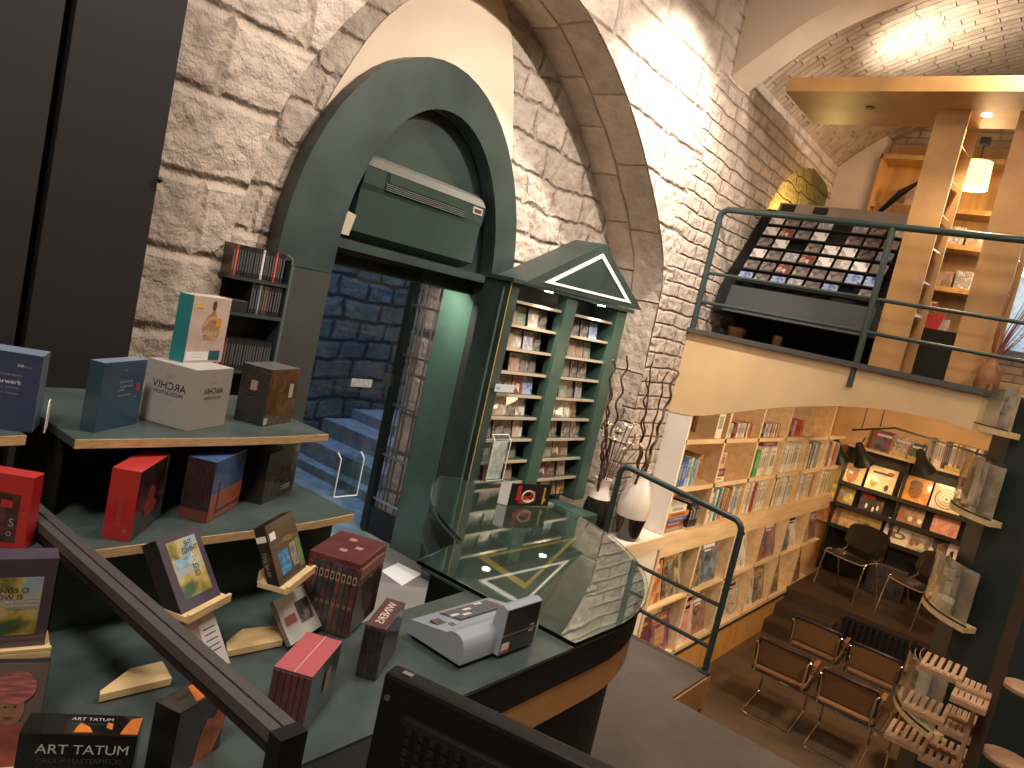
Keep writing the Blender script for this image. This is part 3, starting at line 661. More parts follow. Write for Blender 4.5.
SKIN = plain('portrait brown', (.36, .17, .09), .6)
# navy box, left edge
tx = 'navy blue CD box with white title at the far left of the top tier'
t, w_, d_ = cdbox('cd_box', tx, 'CD box', (32, 433), (39.5, 425), (-8, 430), ZT, .154, plain('blue grey spine', (.10, .125, .17), .4), NAVY, NAVYT, dp=.13)
lettering(t, 's Chorwerk', .013, 'L', .062, .096, .0008, INKW)
lettering(t, 'Sämtliches Vokalwerk' if False else 'Complete choral works', .0075, 'L', .066, .110, .0008, INKG)
for v in (.085, .074): lettering(t, 'Kammerchor  Orchester', .0055, 'L', .06, v, .0008, INKG)
lettering(t, 'oo', .010, 'L', .035, .130, .0008, INKW); lettering(t, 'Edition', .005, 'L', .022, .128, .0008, INKG)
# petrol box, mirror reflection of the navy one
t, w_, d_ = cdbox('cd_box', 'petrol blue CD box with pale title lines left of the grey cube box', 'CD box', (93.7, 433), (137, 423.5), (80.5, 429), ZT, .150, NAVY2, plain('petrol spine', (.022, .058, .085), .35, coat=.4), NAVYT)
for v, s, u in ((.104, .0070, .55), (.094, .0082, .57), (.086, .0062, .45), (.074, .0066, .55)):
    lettering(t, ['Sämtliche Chorwerke', 'Chorwerk Gesamt', 'Ausgabe', 'Kammerchor Orchester'][int([.104, .094, .086, .074].index(v))] if False else ['shoW laroC', 'krewrohC', 'noitidE', 'rohcremmaK'][[.104, .094, .086, .074].index(v)], s, 'R', w_*u, v, .0008, plain('pale blue print', (.35, .42, .52), .6), sx=1.3)
patch(t, 'red_mark', 'R', w_*.82, .080, w_*.90, .097, .0006, plain('red mark', (.45, .03, .03), .5)); patch(t, 'green_mark', 'R', w_*.78, .066, w_*.85, .068, .0006, plain('cyan mark', (.05, .35, .33), .5))
lettering(t, 'oo', .008, 'R', w_*.5, .131, .0008, INKG)
# round-cornered label card behind
t = thing('label_card', 'small white round-cornered card leaning behind the navy blue box', 'card', tuple(at(46, 430, Z, ZT)), R_(65))
cp = [(-.025, 0), (.025, 0), (.025, .04), (.021, .052), (.012, .062), (-.012, .062), (-.021, .052), (-.025, .04)]
b = MB(); b.extr([(p[0], 0, p[1]) for p in cp], (0, .002, 0)); b.build('card', PAPER, t)
b = MB(); ip = [(p[0]*.86, p[1]*.9+.003) for p in cp]
for i in range(len(cp)):
    j = (i+1) % len(cp); q = [(ip[i][0], 0, ip[i][1]), (ip[j][0], 0, ip[j][1]), (ip[j][0]*.96, 0, ip[j][1]*.97+.001), (ip[i][0]*.96, 0, ip[i][1]*.97+.001)]
    b.extr(q, (0, -.0008, 0))
b.build('red_border', plain('maroon line', (.25, .05, .06), .6), t)
# grey cube, reflected
t, w_, d_ = cdbox('cd_cube_box', 'large grey cube box with black mirrored lettering on the top tier', 'CD box', (186.8, 431.6), (224, 425), (137, 418), ZT, .146, GREYB, plain('grey box left side', (.37, .355, .325), .45), GREYBL)
gw, gd = w_, d_; gk = 1.22
for face, u, k in (('L', gd*.50, 1), ('R', gw*.52, .8)):
    lettering(t, 'ARCHIV', .0255*k, face, u, .092, .0008, INK, mirror=True)
    lettering(t, 'PRODUKTION', .0122*k, face, u, .075, .0008, INK, mirror=True)
    lettering(t, '1947-2013', .0066*k, face, u, .058, .0008, INKG, mirror=True)
    b = MB(); b.lathe([(.012*k, 0), (.0121*k, .0004)], (0, 0, 0), 18)
    o = b.build('emblem', INKG, t)
    if face == 'L': o.rotation_euler = (0, R_(-90), 0); o.location = (-.0003, u, .118); o.scale = (.5, 1, 1)
    else: o.rotation_euler = (R_(90), 0, 0); o.location = (u, -.0003, .118); o.scale = (1, .5, 1)
# teal / pink box on it
t, w_, d_ = cdbox('cd_box', 'CD box with teal spine and pink portrait cover standing on the grey cube', 'CD box', (183, 363), (221, 362), (164.5, 359), ZT+.146, .163, PINKP, TEAL, plain('pink lid', (.60, .44, .38), .45))
b = MB(); b.extr([(q[0]*w_, 0, q[1]*1.27) for q in [(.40, .045), (.30, .072), (.42, .092), (.50, .096), (.53, .104), (.51, .114), (.56, .119), (.61, .114), (.60, .103), (.64, .094), (.74, .080), (.80, .058), (.72, .045)]], (0, -.0006, 0)); b.build('portrait', cover('portrait print', [(.30, .16, .09), (.52, .30, .14), (.60, .40, .30)], 40, 'noise', 8), t)
b = MB(); b.extr([(w_*(.56+.055*math.cos(a*.5236)), 0, .142+.012*math.sin(a*.5236)) for a in range(12)], (0, -.0009, 0)); b.build('portrait_hair', plain('dark hair print', (.09, .05, .035), .6), t)
patch(t, 'white_band', 'R', .004, .006, w_*.60, .027, .0008, PAPER); patch(t, 'teal_field', 'R', w_*.62, .006, w_*.90, .030, .0008, plain('dark teal print', (.02, .10, .13), .5))
patch(t, 'yellow_sticker', 'R', w_*.10, .134, w_*.26, .148, .0008, plain('yellow sticker', (.75, .55, .10), .5))
patch(t, 'orange_flower', 'R', w_*.66, .090, w_*.80, .112, .0010, plain('orange print', (.72, .32, .03), .5))
lettering(t, 'al Andalus', .017, 'R', w_*.5, .074, .0012, plain('cream print', (.75, .65, .55), .5), mirror=True, sx=.9)
for v in (.022, .014): lettering(t, 'complete recordings', .0045, 'R', w_*.3, v, .0012, INKG, mirror=True)
# dark shrink-wrapped cube
WRAP = cover('brown shrink-wrapped spines', [(.020, .012, .008), (.060, .035, .020), (.11, .07, .045)], 30, 'noise', 2, rough=.15, coat=.8)
WRAPL = plain('grey wrapped spines', (.030, .026, .024), .2, coat=.8, vary=.5, scale=30, stretch=(1, 1, 12))
t, w_, d_ = cdbox('cd_cube_box', 'shrink-wrapped dark brown cube of CDs at the right end of the top tier', 'CD box', (262, 427), (290.5, 422), (231, 419), ZT, .152, WRAP, WRAPL, plain('grey wrapped lid', (.16, .15, .14), .3, coat=.6))
patch(t, 'price_sticker', 'L', d_*.40, .088, d_*.62, .114, .0008, plain('brown sticker', (.40, .27, .20), .5))
patch(t, 'foil_glint', 'R', w_*.72, .072, w_*.86, .110, .0006, plain('wrapped sticker', (.45, .42, .36), .3))  # pale patch on the wrapped side
patch(t, 'foil_label', 'R', .001, .004, w_*.12, .022, .0006, plain('wrapped label', (.45, .42, .36), .3))
# red boxes, middle tier; the second is a reflection
PORT = cover('dark portrait cover', [(.012, .008, .010), (.030, .014, .014), (.10, .025, .025)], 20, 'noise', 5, rough=.2, coat=.6)
t, w_, d_ = cdbox('cd_box', 'red CD box with dark portrait cover at the left photo edge', 'CD box', (23.6, 551), (33.7, 544), (-25, 547), ZM, .141, REDB, REDB, REDT, dp=.125)
patch(t, 'cover_field', 'L', .018, .012, d_, .105, .0006, PORT); lettering(t, 'S', .022, 'L', .028, .050, .0014, INKG); lettering(t, 'o', .018, 'L', .030, .030, .0014, INKG)
patch(t, 'red_face', 'L', .030, .078, .05, .092, .0012, REDB)
t, w_, d_ = cdbox('cd_box', 'red CD box with grey spine lettering on the middle tier below the petrol box', 'CD box', (129.7, 542.4), (160, 517), (101.7, 536.7), ZM, .149, PORT, REDB, REDT)
lettering(t, 'PURITANI', .013, 'L', d_*.5, .060, .0008, plain('grey red print', (.34, .12, .10), .5), mirror=True, spin=R_(90)); lettering(t, 'o', .012, 'L', d_*.25, .022, .0008, INKG, mirror=True)
b = MB(); b.extr([(w_*q[0], 0, q[1]) for q in [(.35, .035), (.30, .055), (.42, .07), (.40, .085), (.5, .10), (.6, .09), (.58, .07), (.7, .055), (.66, .035)]], (0, -.0006, 0)); b.build('portrait', plain('red portrait', (.22, .02, .02), .4, coat=.5, vary=.5, scale=40), t)
# blue/orange landscape box
LAND = plain('sky blue print', (.040, .095, .24), .25, coat=.6, vary=.35, scale=10)
t, w_, d_ = cdbox('cd_box', 'CD box with blue sky over orange ground cover on the middle tier', 'CD box', (206, 523.7), (237.5, 505), (179, 516), ZM, .146, LAND, plain('dark plum spines', (.035, .020, .022), .25, coat=.6, vary=.4, scale=30, stretch=(1, 10, 1)), plain('blue lid', (.075, .13, .31), .3, coat=.5, vary=.3, scale=8))
patch(t, 'orange_field', 'R', 0, .002, w_, .066, .0005, plain('rust orange print', (.34, .075, .030), .3, coat=.5, vary=.25, scale=14)); patch(t, 'dark_bar', 'R', w_*.2, .012, w_*.24, .09, .0009, plain('slate print', (.05, .045, .07), .4)); patch(t, 'dark_base', 'R', w_*.2, .016, w_, .022, .0009, plain('slate print two', (.05, .03, .04), .4))
patch(t, 'rust_foot', 'L', 0, .001, d_, .026, .0005, plain('rust foot', (.16, .04, .03), .35, coat=.5))
# scribble box
SCRB = cover('scribbled black cover', [(.010, .009, .009), (.022, .016, .013), (.045, .028, .02)], 24, 'noise', 6, rough=.2, coat=.6)
t, w_, d_ = cdbox('cd_box', 'black CD box with scribbled signature cover, below the brown cube of CDs', 'CD box', (261, 505), (292, 490), (240, 497.5), ZM, .135, SCRB, plain('black wrapped spine', (.020, .016, .015), .25, coat=.6, vary=.5, scale=20), plain('black lid', (.03, .026, .022), .3, coat=.6))
b = MB()
pp = [(.15, .03), (.25, .075), (.32, .05), (.42, .085), (.45, .05), (.55, .09), (.6, .055), (.72, .095), (.78, .07), (.85, .09)]
b.tube([(w_*p[0], -.0008, p[1]) for p in smoothpath([(q[0], q[1], 0) for q in pp], 2)], .0008, 5)
b.tube([(w_*p[0], -.0008, p[1]) for p in smoothpath([(.45, .045, 0), (.55, .06, 0), (.6, .03, 0), (.75, .05, 0), (.8, .03, 0)], 2)], .0008, 5)
b.build('signature', plain('bronze scribble', (.26, .12, .06), .4), t)
for v in (.018, .026): patch(t, 'caption', 'R', w_*.55, v, w_*.85, v+.004, .0006, INKG)
# reflected DVD set on the counter, built solid
SPINES = cover('dvd spines', [(.035, .018, .016), (.09, .030, .025), (.06, .05, .05), (.14, .05, .03), (.03, .05, .06)], 34, 'noise', 4, rough=.25, coat=.6)
DVS = plain('dvd sleeve side', (.050, .022, .020), .25, coat=.6, vary=.5, scale=16)
pn, pr = at(362.7, 565, Z, ZC+.185), at(389, 543.7, Z, ZC+.185); plf = at(312.7, 548, Z, ZC+.185)
ex = (pr-pn); wd = ex.length; ex.normalize(); ey = Vector((-ex.y, ex.x, 0)); dd = (plf-pn).dot(ey)
t = thing('dvd_box_set', 'maroon box set of ten numbered discs standing on the counter end', 'DVD box set', (pn.x, pn.y, ZC), math.atan2(ex.y, ex.x))
b = MB(); b.cbox((0, .004, 0), (wd, dd, .185), .002); b.build('slipcase', plain('maroon slipcase', (.13, .026, .028), .3, coat=.5, vary=.3, scale=12), t)
HUES = [(.10, .03, .03), (.05, .035, .03), (.07, .05, .04), (.12, .05, .05), (.04, .05, .06), (.08, .03, .03), (.05, .06, .07), (.06, .05, .05), (.14, .03, .03)]
nn = 9
for k in range(nn):
    y0 = .003+(dd-.006)*k/nn; y1 = .003+(dd-.006)*(k+1)/nn-.0012
    b = MB(); b.cbox((-.003, y0, .003), (.12, y1, .172), .001); s = b.build('disc_case', plain(f'spine {ORD[k]}', HUES[k], .3, coat=.5, vary=.6, scale=40), t)
    b = MB(); b.box((-.0036, y0+.002, .132), (-.003, y1-.002, .152)); b.build('number_label', plain('tan label' if k == 0 else f'tan label {ORD[k]}', (.42, .27, .18), .5), s)
    b = MB(); b.box((-.0038, y0+.004, .136), (-.0036, y1-.004, .148)); b.build('number', INK, s)
    b = MB(); b.box((-.0036, y0+.002, .070), (-.003, y1-.002, .078)); b.build('emblem', plain(f'gilt emblem {ORD[k]}', (.22, .13, .06), .4), s)
patch(t, 'side_picture', 'R', .006, .01, wd-.01, .13, -.0035, cover('sleeve portraits', [(.03, .02, .02), (.07, .04, .035), (.16, .11, .09)], 22, 'vor', 7, rough=.25, coat=.6)); patch(t, 'side_title', 'R', .012, .142, wd-.02, .168, -.0032, plain('tan field', (.26, .13, .10), .4))
for u, v in ((.3, .55), (.5, .35), (.75, .6)): patch(t, 'lid_print', 'T', wd*u-.008, dd*v-.01, wd*u+.010, dd*v+.008, .0006, plain('pale lid print', (.42, .26, .22), .4), h=.185)
# reflected pink lidded box, built solid
PINK = plain('dusty pink lid', (.50, .105, .120), .5, vary=.08, scale=8)
pn, pr, plf = at(313.7, 677.5, Z, ZC+.122), at(343.7, 641.5, Z, ZC+.122), at(273.7, 666, Z, ZC+.122)
ex = (pr-pn); wd = ex.length; ex.normalize(); ey = Vector((-ex.y, ex.x, 0)); dd = (plf-pn).dot(ey)
t = thing('cd_box_set', 'pink-topped box of six plum CDs on the counter, in front of the maroon set', 'CD box', (pn.x, pn.y, ZC), math.atan2(ex.y, ex.x))
b = MB(); b.cbox((0, .002, 0), (wd, dd, .122), .0015); o = b.build('slipcase', [PINK, plain('blue grey cover', (.060, .085, .10), .25, coat=.6, vary=.3, scale=12)], t)
for f in o.data.polygons:
    if f.normal.z < .5: f.material_index = 1
for k in range(6):
    y0 = .003+(dd-.005)*k/6; y1 = .003+(dd-.005)*(k+1)/6-.0015
    b = MB(); b.cbox((-.003, y0, .003), (.10, y1, .118), .001); b.build('cd_case', plain(f'plum spine {ORD[k]}', (.115, .035, .040), .35, coat=.4, vary=.3, scale=40), t)
patch(t, 'wrap_seam', 'T', 0, dd*.47, wd, dd*.50, .0005, plain('wrap seam', (.66, .36, .34), .25), h=.122)
patch(t, 'cover_figure', 'R', wd*.5, .05, wd*.66, .095, .0006, plain('tan figure', (.30, .16, .09), .4))
# reflected narrow white-titled box beside the register, built solid
pn, pr, plf = at(387, 630.5, Z, ZC+.118), at(406.5, 603, Z, ZC+.118), at(364.8, 625, Z, ZC+.118)
ex = (pr-pn); wd = ex.length; ex.normalize(); ey = Vector((-ex.y, ex.x, 0)); dd = (plf-pn).dot(ey)
t = thing('cd_box_set', 'narrow dark CD box with white letters on top, beside the cash register', 'CD box', (pn.x, pn.y, ZC), math.atan2(ex.y, ex.x))
b = MB(); b.cbox((0, .002, 0), (wd, dd, .118), .0015); b.build('slipcase', plain('dark brown slipcase', (.045, .026, .023), .3, coat=.5, vary=.3, scale=14), t)
for k in range(4):
    y0 = .003+(dd-.005)*k/4; y1 = .003+(dd-.005)*(k+1)/4-.0015
    b = MB(); b.cbox((-.002, y0, .003), (.09, y1, .114), .001); b.build('cd_case', plain(f'dark spine {ORD[k]}', (.030, .022, .022), .25, coat=.5, vary=.5, scale=60), t)
patch(t, 'title_field', 'T', .002, .004, wd-.002, dd-.002, .0005, plain('brown title field', (.10, .04, .035), .4), h=.118)
lettering(t, 'WINERS', .026, 'T', wd*.5, dd*.5, .0012, plain('cream title', (.80, .72, .62), .5), mirror=True, h=.118, sx=wd/.115*.9)
# ART TATUM box
zt_ = ZC+.128
ptl, ptr, pbl = at(19, 732.5, Z, zt_), at(138, 736, Z, zt_), at(29.5, 712, Z, zt_)
ex = ptr-ptl; wd = ex.length; ex.normalize(); ey = Vector((-ex.y, ex.x, 0)); dd = (pbl-ptl).dot(ey)
BLK = plain('glossy black card', (.010, .009, .008), .22, coat=.6)
t = thing('cd_box_set', 'black ART TATUM CD box with orange marks in the bottom left corner', 'CD box', (ptl.x, ptl.y, ZC), math.atan2(ex.y, ex.x))
b = MB(); b.cbox((0, 0, 0), (wd, dd, .128), .0015); b.build('slipcase', BLK, t)
TAT = plain('pale grey title', (.55, .55, .54), .5); GRT = plain('dark green title', (.045, .085, .040), .5); ORG = plain('orange shard', (.75, .22, .04), .45)
lettering(t, 'ART TATUM', .0205, 'R', wd*.55, .104, .0008, TAT, sx=1.06); lettering(t, 'GROUP MASTERPIECES', .0105, 'R', wd*.54, .087, .0008, GRT, sx=1.03)
lettering(t, 'ART TATUM', .0100, 'T', wd*.56, dd*.72, .0008, TAT, h=.128); lettering(t, 'GROUP MASTERPIECES', .0045, 'T', wd*.56, dd*.48, .0008, GRT, h=.128)
for poly in ([(.44, .08), (.60, .10), (.56, .35), (.47, .55), (.45, .35)], [(.84, .05), (.99, .05), (.99, .9), (.90, .80), (.86, .4)], [(.70, .35), (.76, .25), (.75, .55), (.70, .6)]):
    b = MB(); b.prism([(p[0]*wd, p[1]*dd) for p in poly], .128, .1286); b.build('orange_shard', ORG, t)
for poly in ([(.15, .060), (.22, .072), (.30, .070), (.33, .050), (.26, .035), (.14, .04)], [(.55, .06), (.58, .072), (.62, .05), (.66, .066), (.70, .045), (.6, .03)], [(.78, .06), (.93, .07), (.95, .045), (.85, .03)]):
    b = MB(); b.extr([(p[0]*wd, 0, p[1]) for p in poly], (0, -.0006, 0)); b.build('orange_shard', ORG, t)
for v in (.028, .038, .048, .058): lettering(t, 'ii', .007, 'R', .012, v, .0006, INKG)
# solid reflection of the black box with orange marks behind the rail
zt_ = ZC+.118
pn, pr, plf = at(190, 712, Z, zt_), at(229, 716, Z, zt_), at(166, 706, Z, zt_)
t = thing('cd_box_set', 'black CD box with long orange smear half hidden by the diagonal rail', 'CD box', (at(180, 714, Z, zt_).x, at(180, 714, Z, zt_).y, ZC), R_(18))
wd, dd = .115, .05
b = MB(); b.cbox((0, 0, 0), (wd, dd, .118), .0015); b.build('slipcase', BLK, t)
b = MB(); b.extr([(q[0]*wd, 0, q[1]) for q in [(.45, .0), (.5, .05), (.6, .075), (.75, .07), (.95, .10), (.98, .04), (.8, .0)]], (0, -.0006, 0)); b.build('orange_smear', plain('rust smear', (.33, .11, .045), .4, vary=.5, scale=30), t)
b = MB(); b.prism([(.35*wd, .1*dd), (.75*wd, .15*dd), (.95*wd, .8*dd), (.55*wd, .9*dd)], .118, .1186); b.build('orange_shard', ORG, t)

# ------------------------------------------------------------------ leaning boxes on slats, the right group mirror reflections built solid
NOWC = cover('painted meadow cover', [(.05, .11, .05), (.22, .20, .05), (.46, .36, .10), (.55, .45, .20), (.30, .42, .50)], 11, 'noise', 11, rough=.3, coat=.5)
PURP = plain('dusky purple frame', (.070, .055, .085), .35, coat=.4, vary=.15, scale=12)
def leaner(name, label, cat, bl, br, z, h, th, lean, mats, parts=None, slat=True, wd=None, slatlabel=None, nd=1.0):
    p0, p1 = at(*bl, Z, z), at(*br, Z, z); ex = p1-p0; w_ = ex.length if wd is None else wd; a = math.atan2(ex.y, ex.x)
    t = thing(name, label, cat, tuple(p0), a); t.rotation_euler = (R_(-lean), 0, a)
    b = MB(); b.cbox((0, 0, 0), (w_, th, h), .0012); o = b.build('case', mats, t)
    for f in o.data.polygons:
        if f.normal.y < -.9: f.material_index = 1
        elif f.normal.x < -.9 and len(mats) > 2: f.material_index = 2
    if slat:
        ho = TL if p0.x < .6 else TR; M = Matrix.Translation(p0) @ Matrix.Rotation(a, 4, 'Z')
        b = MB(); b.M = M; b.cbox((-.002, -.020, -.012), (w_+.008, .050, 0), .0015); b.cbox((-.002, -.020, 0), (w_+.008, -.013, .006), .001); sl_ = in_t(b.build('slat', PINE), ho)
        b = MB(); b.M = M; b.box((w_*.4, .050, -.03), (w_*.6, .075, -.002)); br_ = b.build('bracket', PINE, sl_)
    return t, w_
t, w_ = leaner('cd_box', 'purple-framed CD box with meadow picture leaning right of the diagonal rail', 'CD box', (181.5, 615), (221, 594.6), 2.790, .150, .036, 34, [PURP, PURP, plain('black spine', (.016, .013, .016), .3, coat=.5)])
patch(t, 'picture', 'R', w_*.17, .022, w_*.86, .137, .0005, NOWC)
patch(t, 'grey_field', 'R', w_*.17, .066, w_*.64, .078, .0009, plain('grey caption field', (.38, .42, .42), .5)); patch(t, 'blue_water', 'R', w_*.22, .080, w_*.62, .100, .0008, plain('water blue', (.26, .42, .52), .4, vary=.4, scale=60))
for s_, v, mm in (('THE', .116, INK), ('THINGS', .103, INK), ('A', .091, INKW), ('NOW', .078, INKW), ('OF', .066, INK), ('OS', .053, INK)):
    lettering(t, s_, .0165, 'R', w_*.64, v+.008, .0014, mm, mirror=True, sx=.8)
t, w_ = leaner('cd_box', 'pale CD with handwritten lines standing under the purple-framed box', 'CD', (200, 683), (231, 664), 2.668, .120, .010, 34, [PAPER, cover('pink photo', [(.20, .12, .10), (.42, .30, .26), (.52, .44, .40)], 14, 'noise', 9)], slat=False)
patch(t, 'note_field', 'R', w_*.42, .004, w_*.98, .100, .0006, plain('note paper', (.50, .46, .46), .6))
for v in (.085, .074, .062, .05, .04): patch(t, 'ink_line', 'R', w_*.52, v, w_*.88, v+.0022, .0010, INK)
DVC = cover('jazz dvd cover', [(.040, .030, .020), (.10, .08, .04), (.08, .12, .05), (.10, .24, .40), (.30, .22, .10)], 16, 'vor', 12, rough=.3, coat=.5)
t, w_ = leaner('dvd_case', 'dark DVD case with blue figures leaning on a slat beside the maroon set', 'DVD', (280, 587.5), (306.5, 566.7), 2.812, .134, .026, 26, [plain('dark case', (.03, .025, .02), .3, coat=.5), plain('olive brown cover', (.075, .055, .035), .3, coat=.5, vary=.4, scale=10), plain('black dvd spine', (.012, .012, .012), .3, coat=.5)])
patch(t, 'blue_figure', 'R', w_*.18, .018, w_*.52, .066, .0006, plain('blue figures', (.05, .22, .44), .4, vary=.7, scale=120)); patch(t, 'grey_figure', 'R', w_*.58, .02, w_*.80, .072, .0006, plain('grey figures', (.22, .20, .16), .4, vary=.6, scale=80)); patch(t, 'green_field', 'R', w_*.82, .01, w_*.98, .075, .0006, plain('leaf green', (.12, .19, .05), .4, vary=.4, scale=30))
lettering(t, 'JAZZ ICONS', .011, 'R', w_*.58, .086, .0010, plain('yellow green title', (.40, .42, .12), .5), mirror=True, sx=.7); patch(t, 'white_sticker', 'R', w_*.06, .098, w_*.24, .114, .0008, PAPER); patch(t, 'white_label', 'L', .004, .100, .026, .113, .0008, PAPER)
lettering(t, 'LIVE IN 66', .012, 'L', .016, .052, .0008, INKG, mirror=True, spin=R_(90))
t, w_ = leaner('dvd_case', 'white DVD case with black portrait under the dark DVD case', 'DVD', (291, 646), (323, 625), 2.665, .105, .012, 38, [PAPER, plain('off white cover', (.46, .45, .41), .35, coat=.4), plain('grey spine', (.22, .20, .18), .4)], slat=False)
patch(t, 'portrait', 'R', w_*.48, .030, w_*.86, .080, .0006, cover('black portrait', [(.02, .02, .02), (.07, .06, .055), (.2, .18, .16)], 30, 'noise', 13)); patch(t, 'red_field', 'R', w_*.08, .040, w_*.40, .060, .0006, plain('brick red field', (.30, .10, .09), .4)); lettering(t, 'LIVE', .016, 'R', w_*.25, .068, .0008, PAPER, mirror=True)
# left pair
t, w_ = leaner('cd_box', 'purple-framed CD box with meadow picture leaning at the left photo edge', 'CD box', (-28, 651), (44.5, 645), 2.80, .154, .036, -4, [PURP, PURP])
patch(t, 'picture', 'R', w_*.14, .022, w_*.83, .122, .0005, NOWC); patch(t, 'grey_field', 'R', w_*.36, .068, w_*.80, .086, .0009, plain('grey caption field two', (.30, .33, .34), .5))
for s_, v in (('THINGS O', .100), ('NOW IS', .089)): lettering(t, s_, .0125, 'R', w_*.34, v, .0014, INK)
lettering(t, 'BEAUTIFUL SONGS', .0052, 'R', w_*.58, .081, .0014, PAPER); lettering(t, 'LIVE RECORDING', .0052, 'R', w_*.58, .074, .0014, PAPER)
t, w_ = leaner('cd_case', 'CD showing a woman in a red headwrap, bottom left corner', 'CD', (-45, 770), (33, 765), 2.658, .165, .014, 2, [BLACKW, plain('dim backdrop', (.16, .13, .12), .35, coat=.4, vary=.15, scale=9)])
def disc(cx, cz, rx, rz, y, mt, nm, par, n=22):
    b = MB(); b.extr([(cx+rx*math.cos(2*math.pi*k/n), y, cz+rz*math.sin(2*math.pi*k/n)) for k in range(n)], (0, -.0005, 0)); return b.build(nm, mt, par)
cxw = w_*.585
b = MB(); b.extr([(cxw+q[0], -.0004, q[1]) for q in [(-.040, .0), (-.038, .045), (-.012, .072), (.014, .072), (.034, .048), (.036, 0)]], (0, -.0005, 0)); b.build('portrait_dress', plain('red dress print', (.30, .085, .070), .5, vary=.3, scale=40), t)
disc(cxw, .092, .0175, .026, -.0010, plain('face print', (.33, .17, .11), .5, vary=.15, scale=60), 'portrait_face', t)
disc(cxw+.002, .127, .027, .026, -.0014, plain('headwrap print', (.42, .15, .14), .5, vary=.6, scale=90, stretch=(.3, 1, 2)), 'portrait_headwrap', t)
for dx in (-.008, .005): disc(cxw+dx, .097, .0022, .0009, -.0018, INK, 'portrait_eye', t, 10)
disc(cxw-.002, .080, .006, .0018, -.0018, plain('lip print', (.25, .06, .05), .5), 'portrait_mouth', t, 12)
# two wedge shaped slats on the counter
for lab, px_ in (('pale pointed wooden ledge on the counter left of the white DVD case', [(227.5, 651), (226, 642), (242.5, 629), (279, 625), (283, 640)]), ('pale pointed wooden ledge on the counter, left of the diagonal rail', [(100, 695), (100, 691), (130, 668.5), (162.5, 661), (172, 678)])):
    p = [at(*q, Z, 2.668) for q in px_]; b = MB(); b.extr([tuple(q) for q in p], (0, 0, -.014)); tag(b.build('display_ledge', PINE), lab, 'ledge')

# ------------------------------------------------------------------ edge of the mirror frame, built as a rail, and monitor
t = thing('counter_rail', 'dark grey rail running diagonally across the lower left foreground', 'rail', (.61, 1.1, 2.65))
b = MB(); b.box((.592, .70, 2.885), (.608, 1.60, 2.903)); b.box((.608, .70, 2.885), (.612, 1.60, 2.897)); b.box((.612, .70, 2.885), (.630, 1.60, 2.903)); in_t(b.build('top_profile', GREYP), t)
b = MB(); b.box((.595, .70, 2.868), (.627, 1.60, 2.885)); in_t(b.build('under_profile', BLACKW), t)
b = MB(); b.box((.590, .675, 2.651), (.632, .70, 2.903)); in_t(b.build('post', BLACKP), t)
mL, mR = at(390, 668, Z, 3.02), at(600, 768, Z, 3.02)
ex = mR-mL; a = math.atan2(ex.y, ex.x); W = .42
t = thing('computer_monitor', 'black computer monitor seen from behind at the bottom edge', 'monitor', (mL.x, mL.y, 2.65), a)
b = MB(); b.cbox((0, -.012, .10), (W, .018, .37), .006); b.build('housing', RUBBER, t)
b = MB(); b.cbox((.04, -.028, .13), (W-.04, -.010, .335), .008); b.build('rear_bulge', RUBBER, t)
for r_ in range(5):
    for k in range(16 if r_ == 0 else 18):
        b = MB(); b.box((.055+k*.017, -.0295, .318-r_*.013), (.063+k*.017, -.0278, .326-r_*.013)); b.build('vent_slot', BLACKM, t)
b = MB(); b.box((.018, .0, .3695), (.032, .008, .3715)); b.build('top_label', STEEL, t)
b = MB(); b.lathe([(.004, 0), (.004, .002)], (0, 0, 0), 10); o = b.build('screw', GREYP, t); o.rotation_euler = (R_(90), 0, 0); o.location = (.012, -.012, .34)
b = MB(); b.cbox((W/2-.03, -.03, .02), (W/2+.03, -.005, .20), .004); b.build('neck', RUBBER, t)
b = MB(); b.cbox((W/2-.11, -.10, 0), (W/2+.11, .06, .016), .004); b.build('foot', RUBBER, t)

b = MB(); b.box((.30, .28, 2.62), (1.15, .885, 2.648)); tag(b.build('desk_board', BLACKP), 'black desk board below the computer monitor', 'desk')

# ================================================================== COUNTER THINGS
p0, a_, w_, d_ = framebox((459, 671), (534.6, 641.8), (402.7, 637), ZC)
t = thing('cash_register', 'light grey cash register with keypad and black customer display on the counter', 'cash register', (p0.x, p0.y, ZC), a_)
prof = [(0.002, .012), (0.0, .050), (.006, .066), (.012, .073), (.020, .077), (.029, .079), (.038, .079), (.047, .077), (.055, .072), (.062, .068), (.075, .066), (d_-.006, .047), (d_, .042), (d_, .012)]
b = MB(); b.extr([(0, y, z) for y, z in prof], (w_, 0, 0)); b.build('body', WHITEPLASTIC, t, smooth=True)
b = MB(); b.box((.012, .008, 0), (w_-.012, d_-.01, .012)); b.build('foot_plate', RUBBER, t)
sl = (.047-.066)/(d_-.081)
ky0, ky1, kx0, kx1 = .095, d_-.022, w_*.30, w_*.90
def zk(y): return .066+sl*(y-.075)
b = MB(); b.extr([(kx0-.004, y, z) for y, z in ((ky0-.004, zk(ky0-.004)), (ky0-.004, zk(ky0-.004)+.001), (ky1+.004, zk(ky1+.004)+.001), (ky1+.004, zk(ky1+.004)))], (kx1-kx0+.008, 0, 0)); b.build('keypad_tray', plain('dark keypad tray', (.06, .06, .07), .5), t)
kc = [KEYG, KEYG, KEYR, KEYG, KEYG, KEYW]
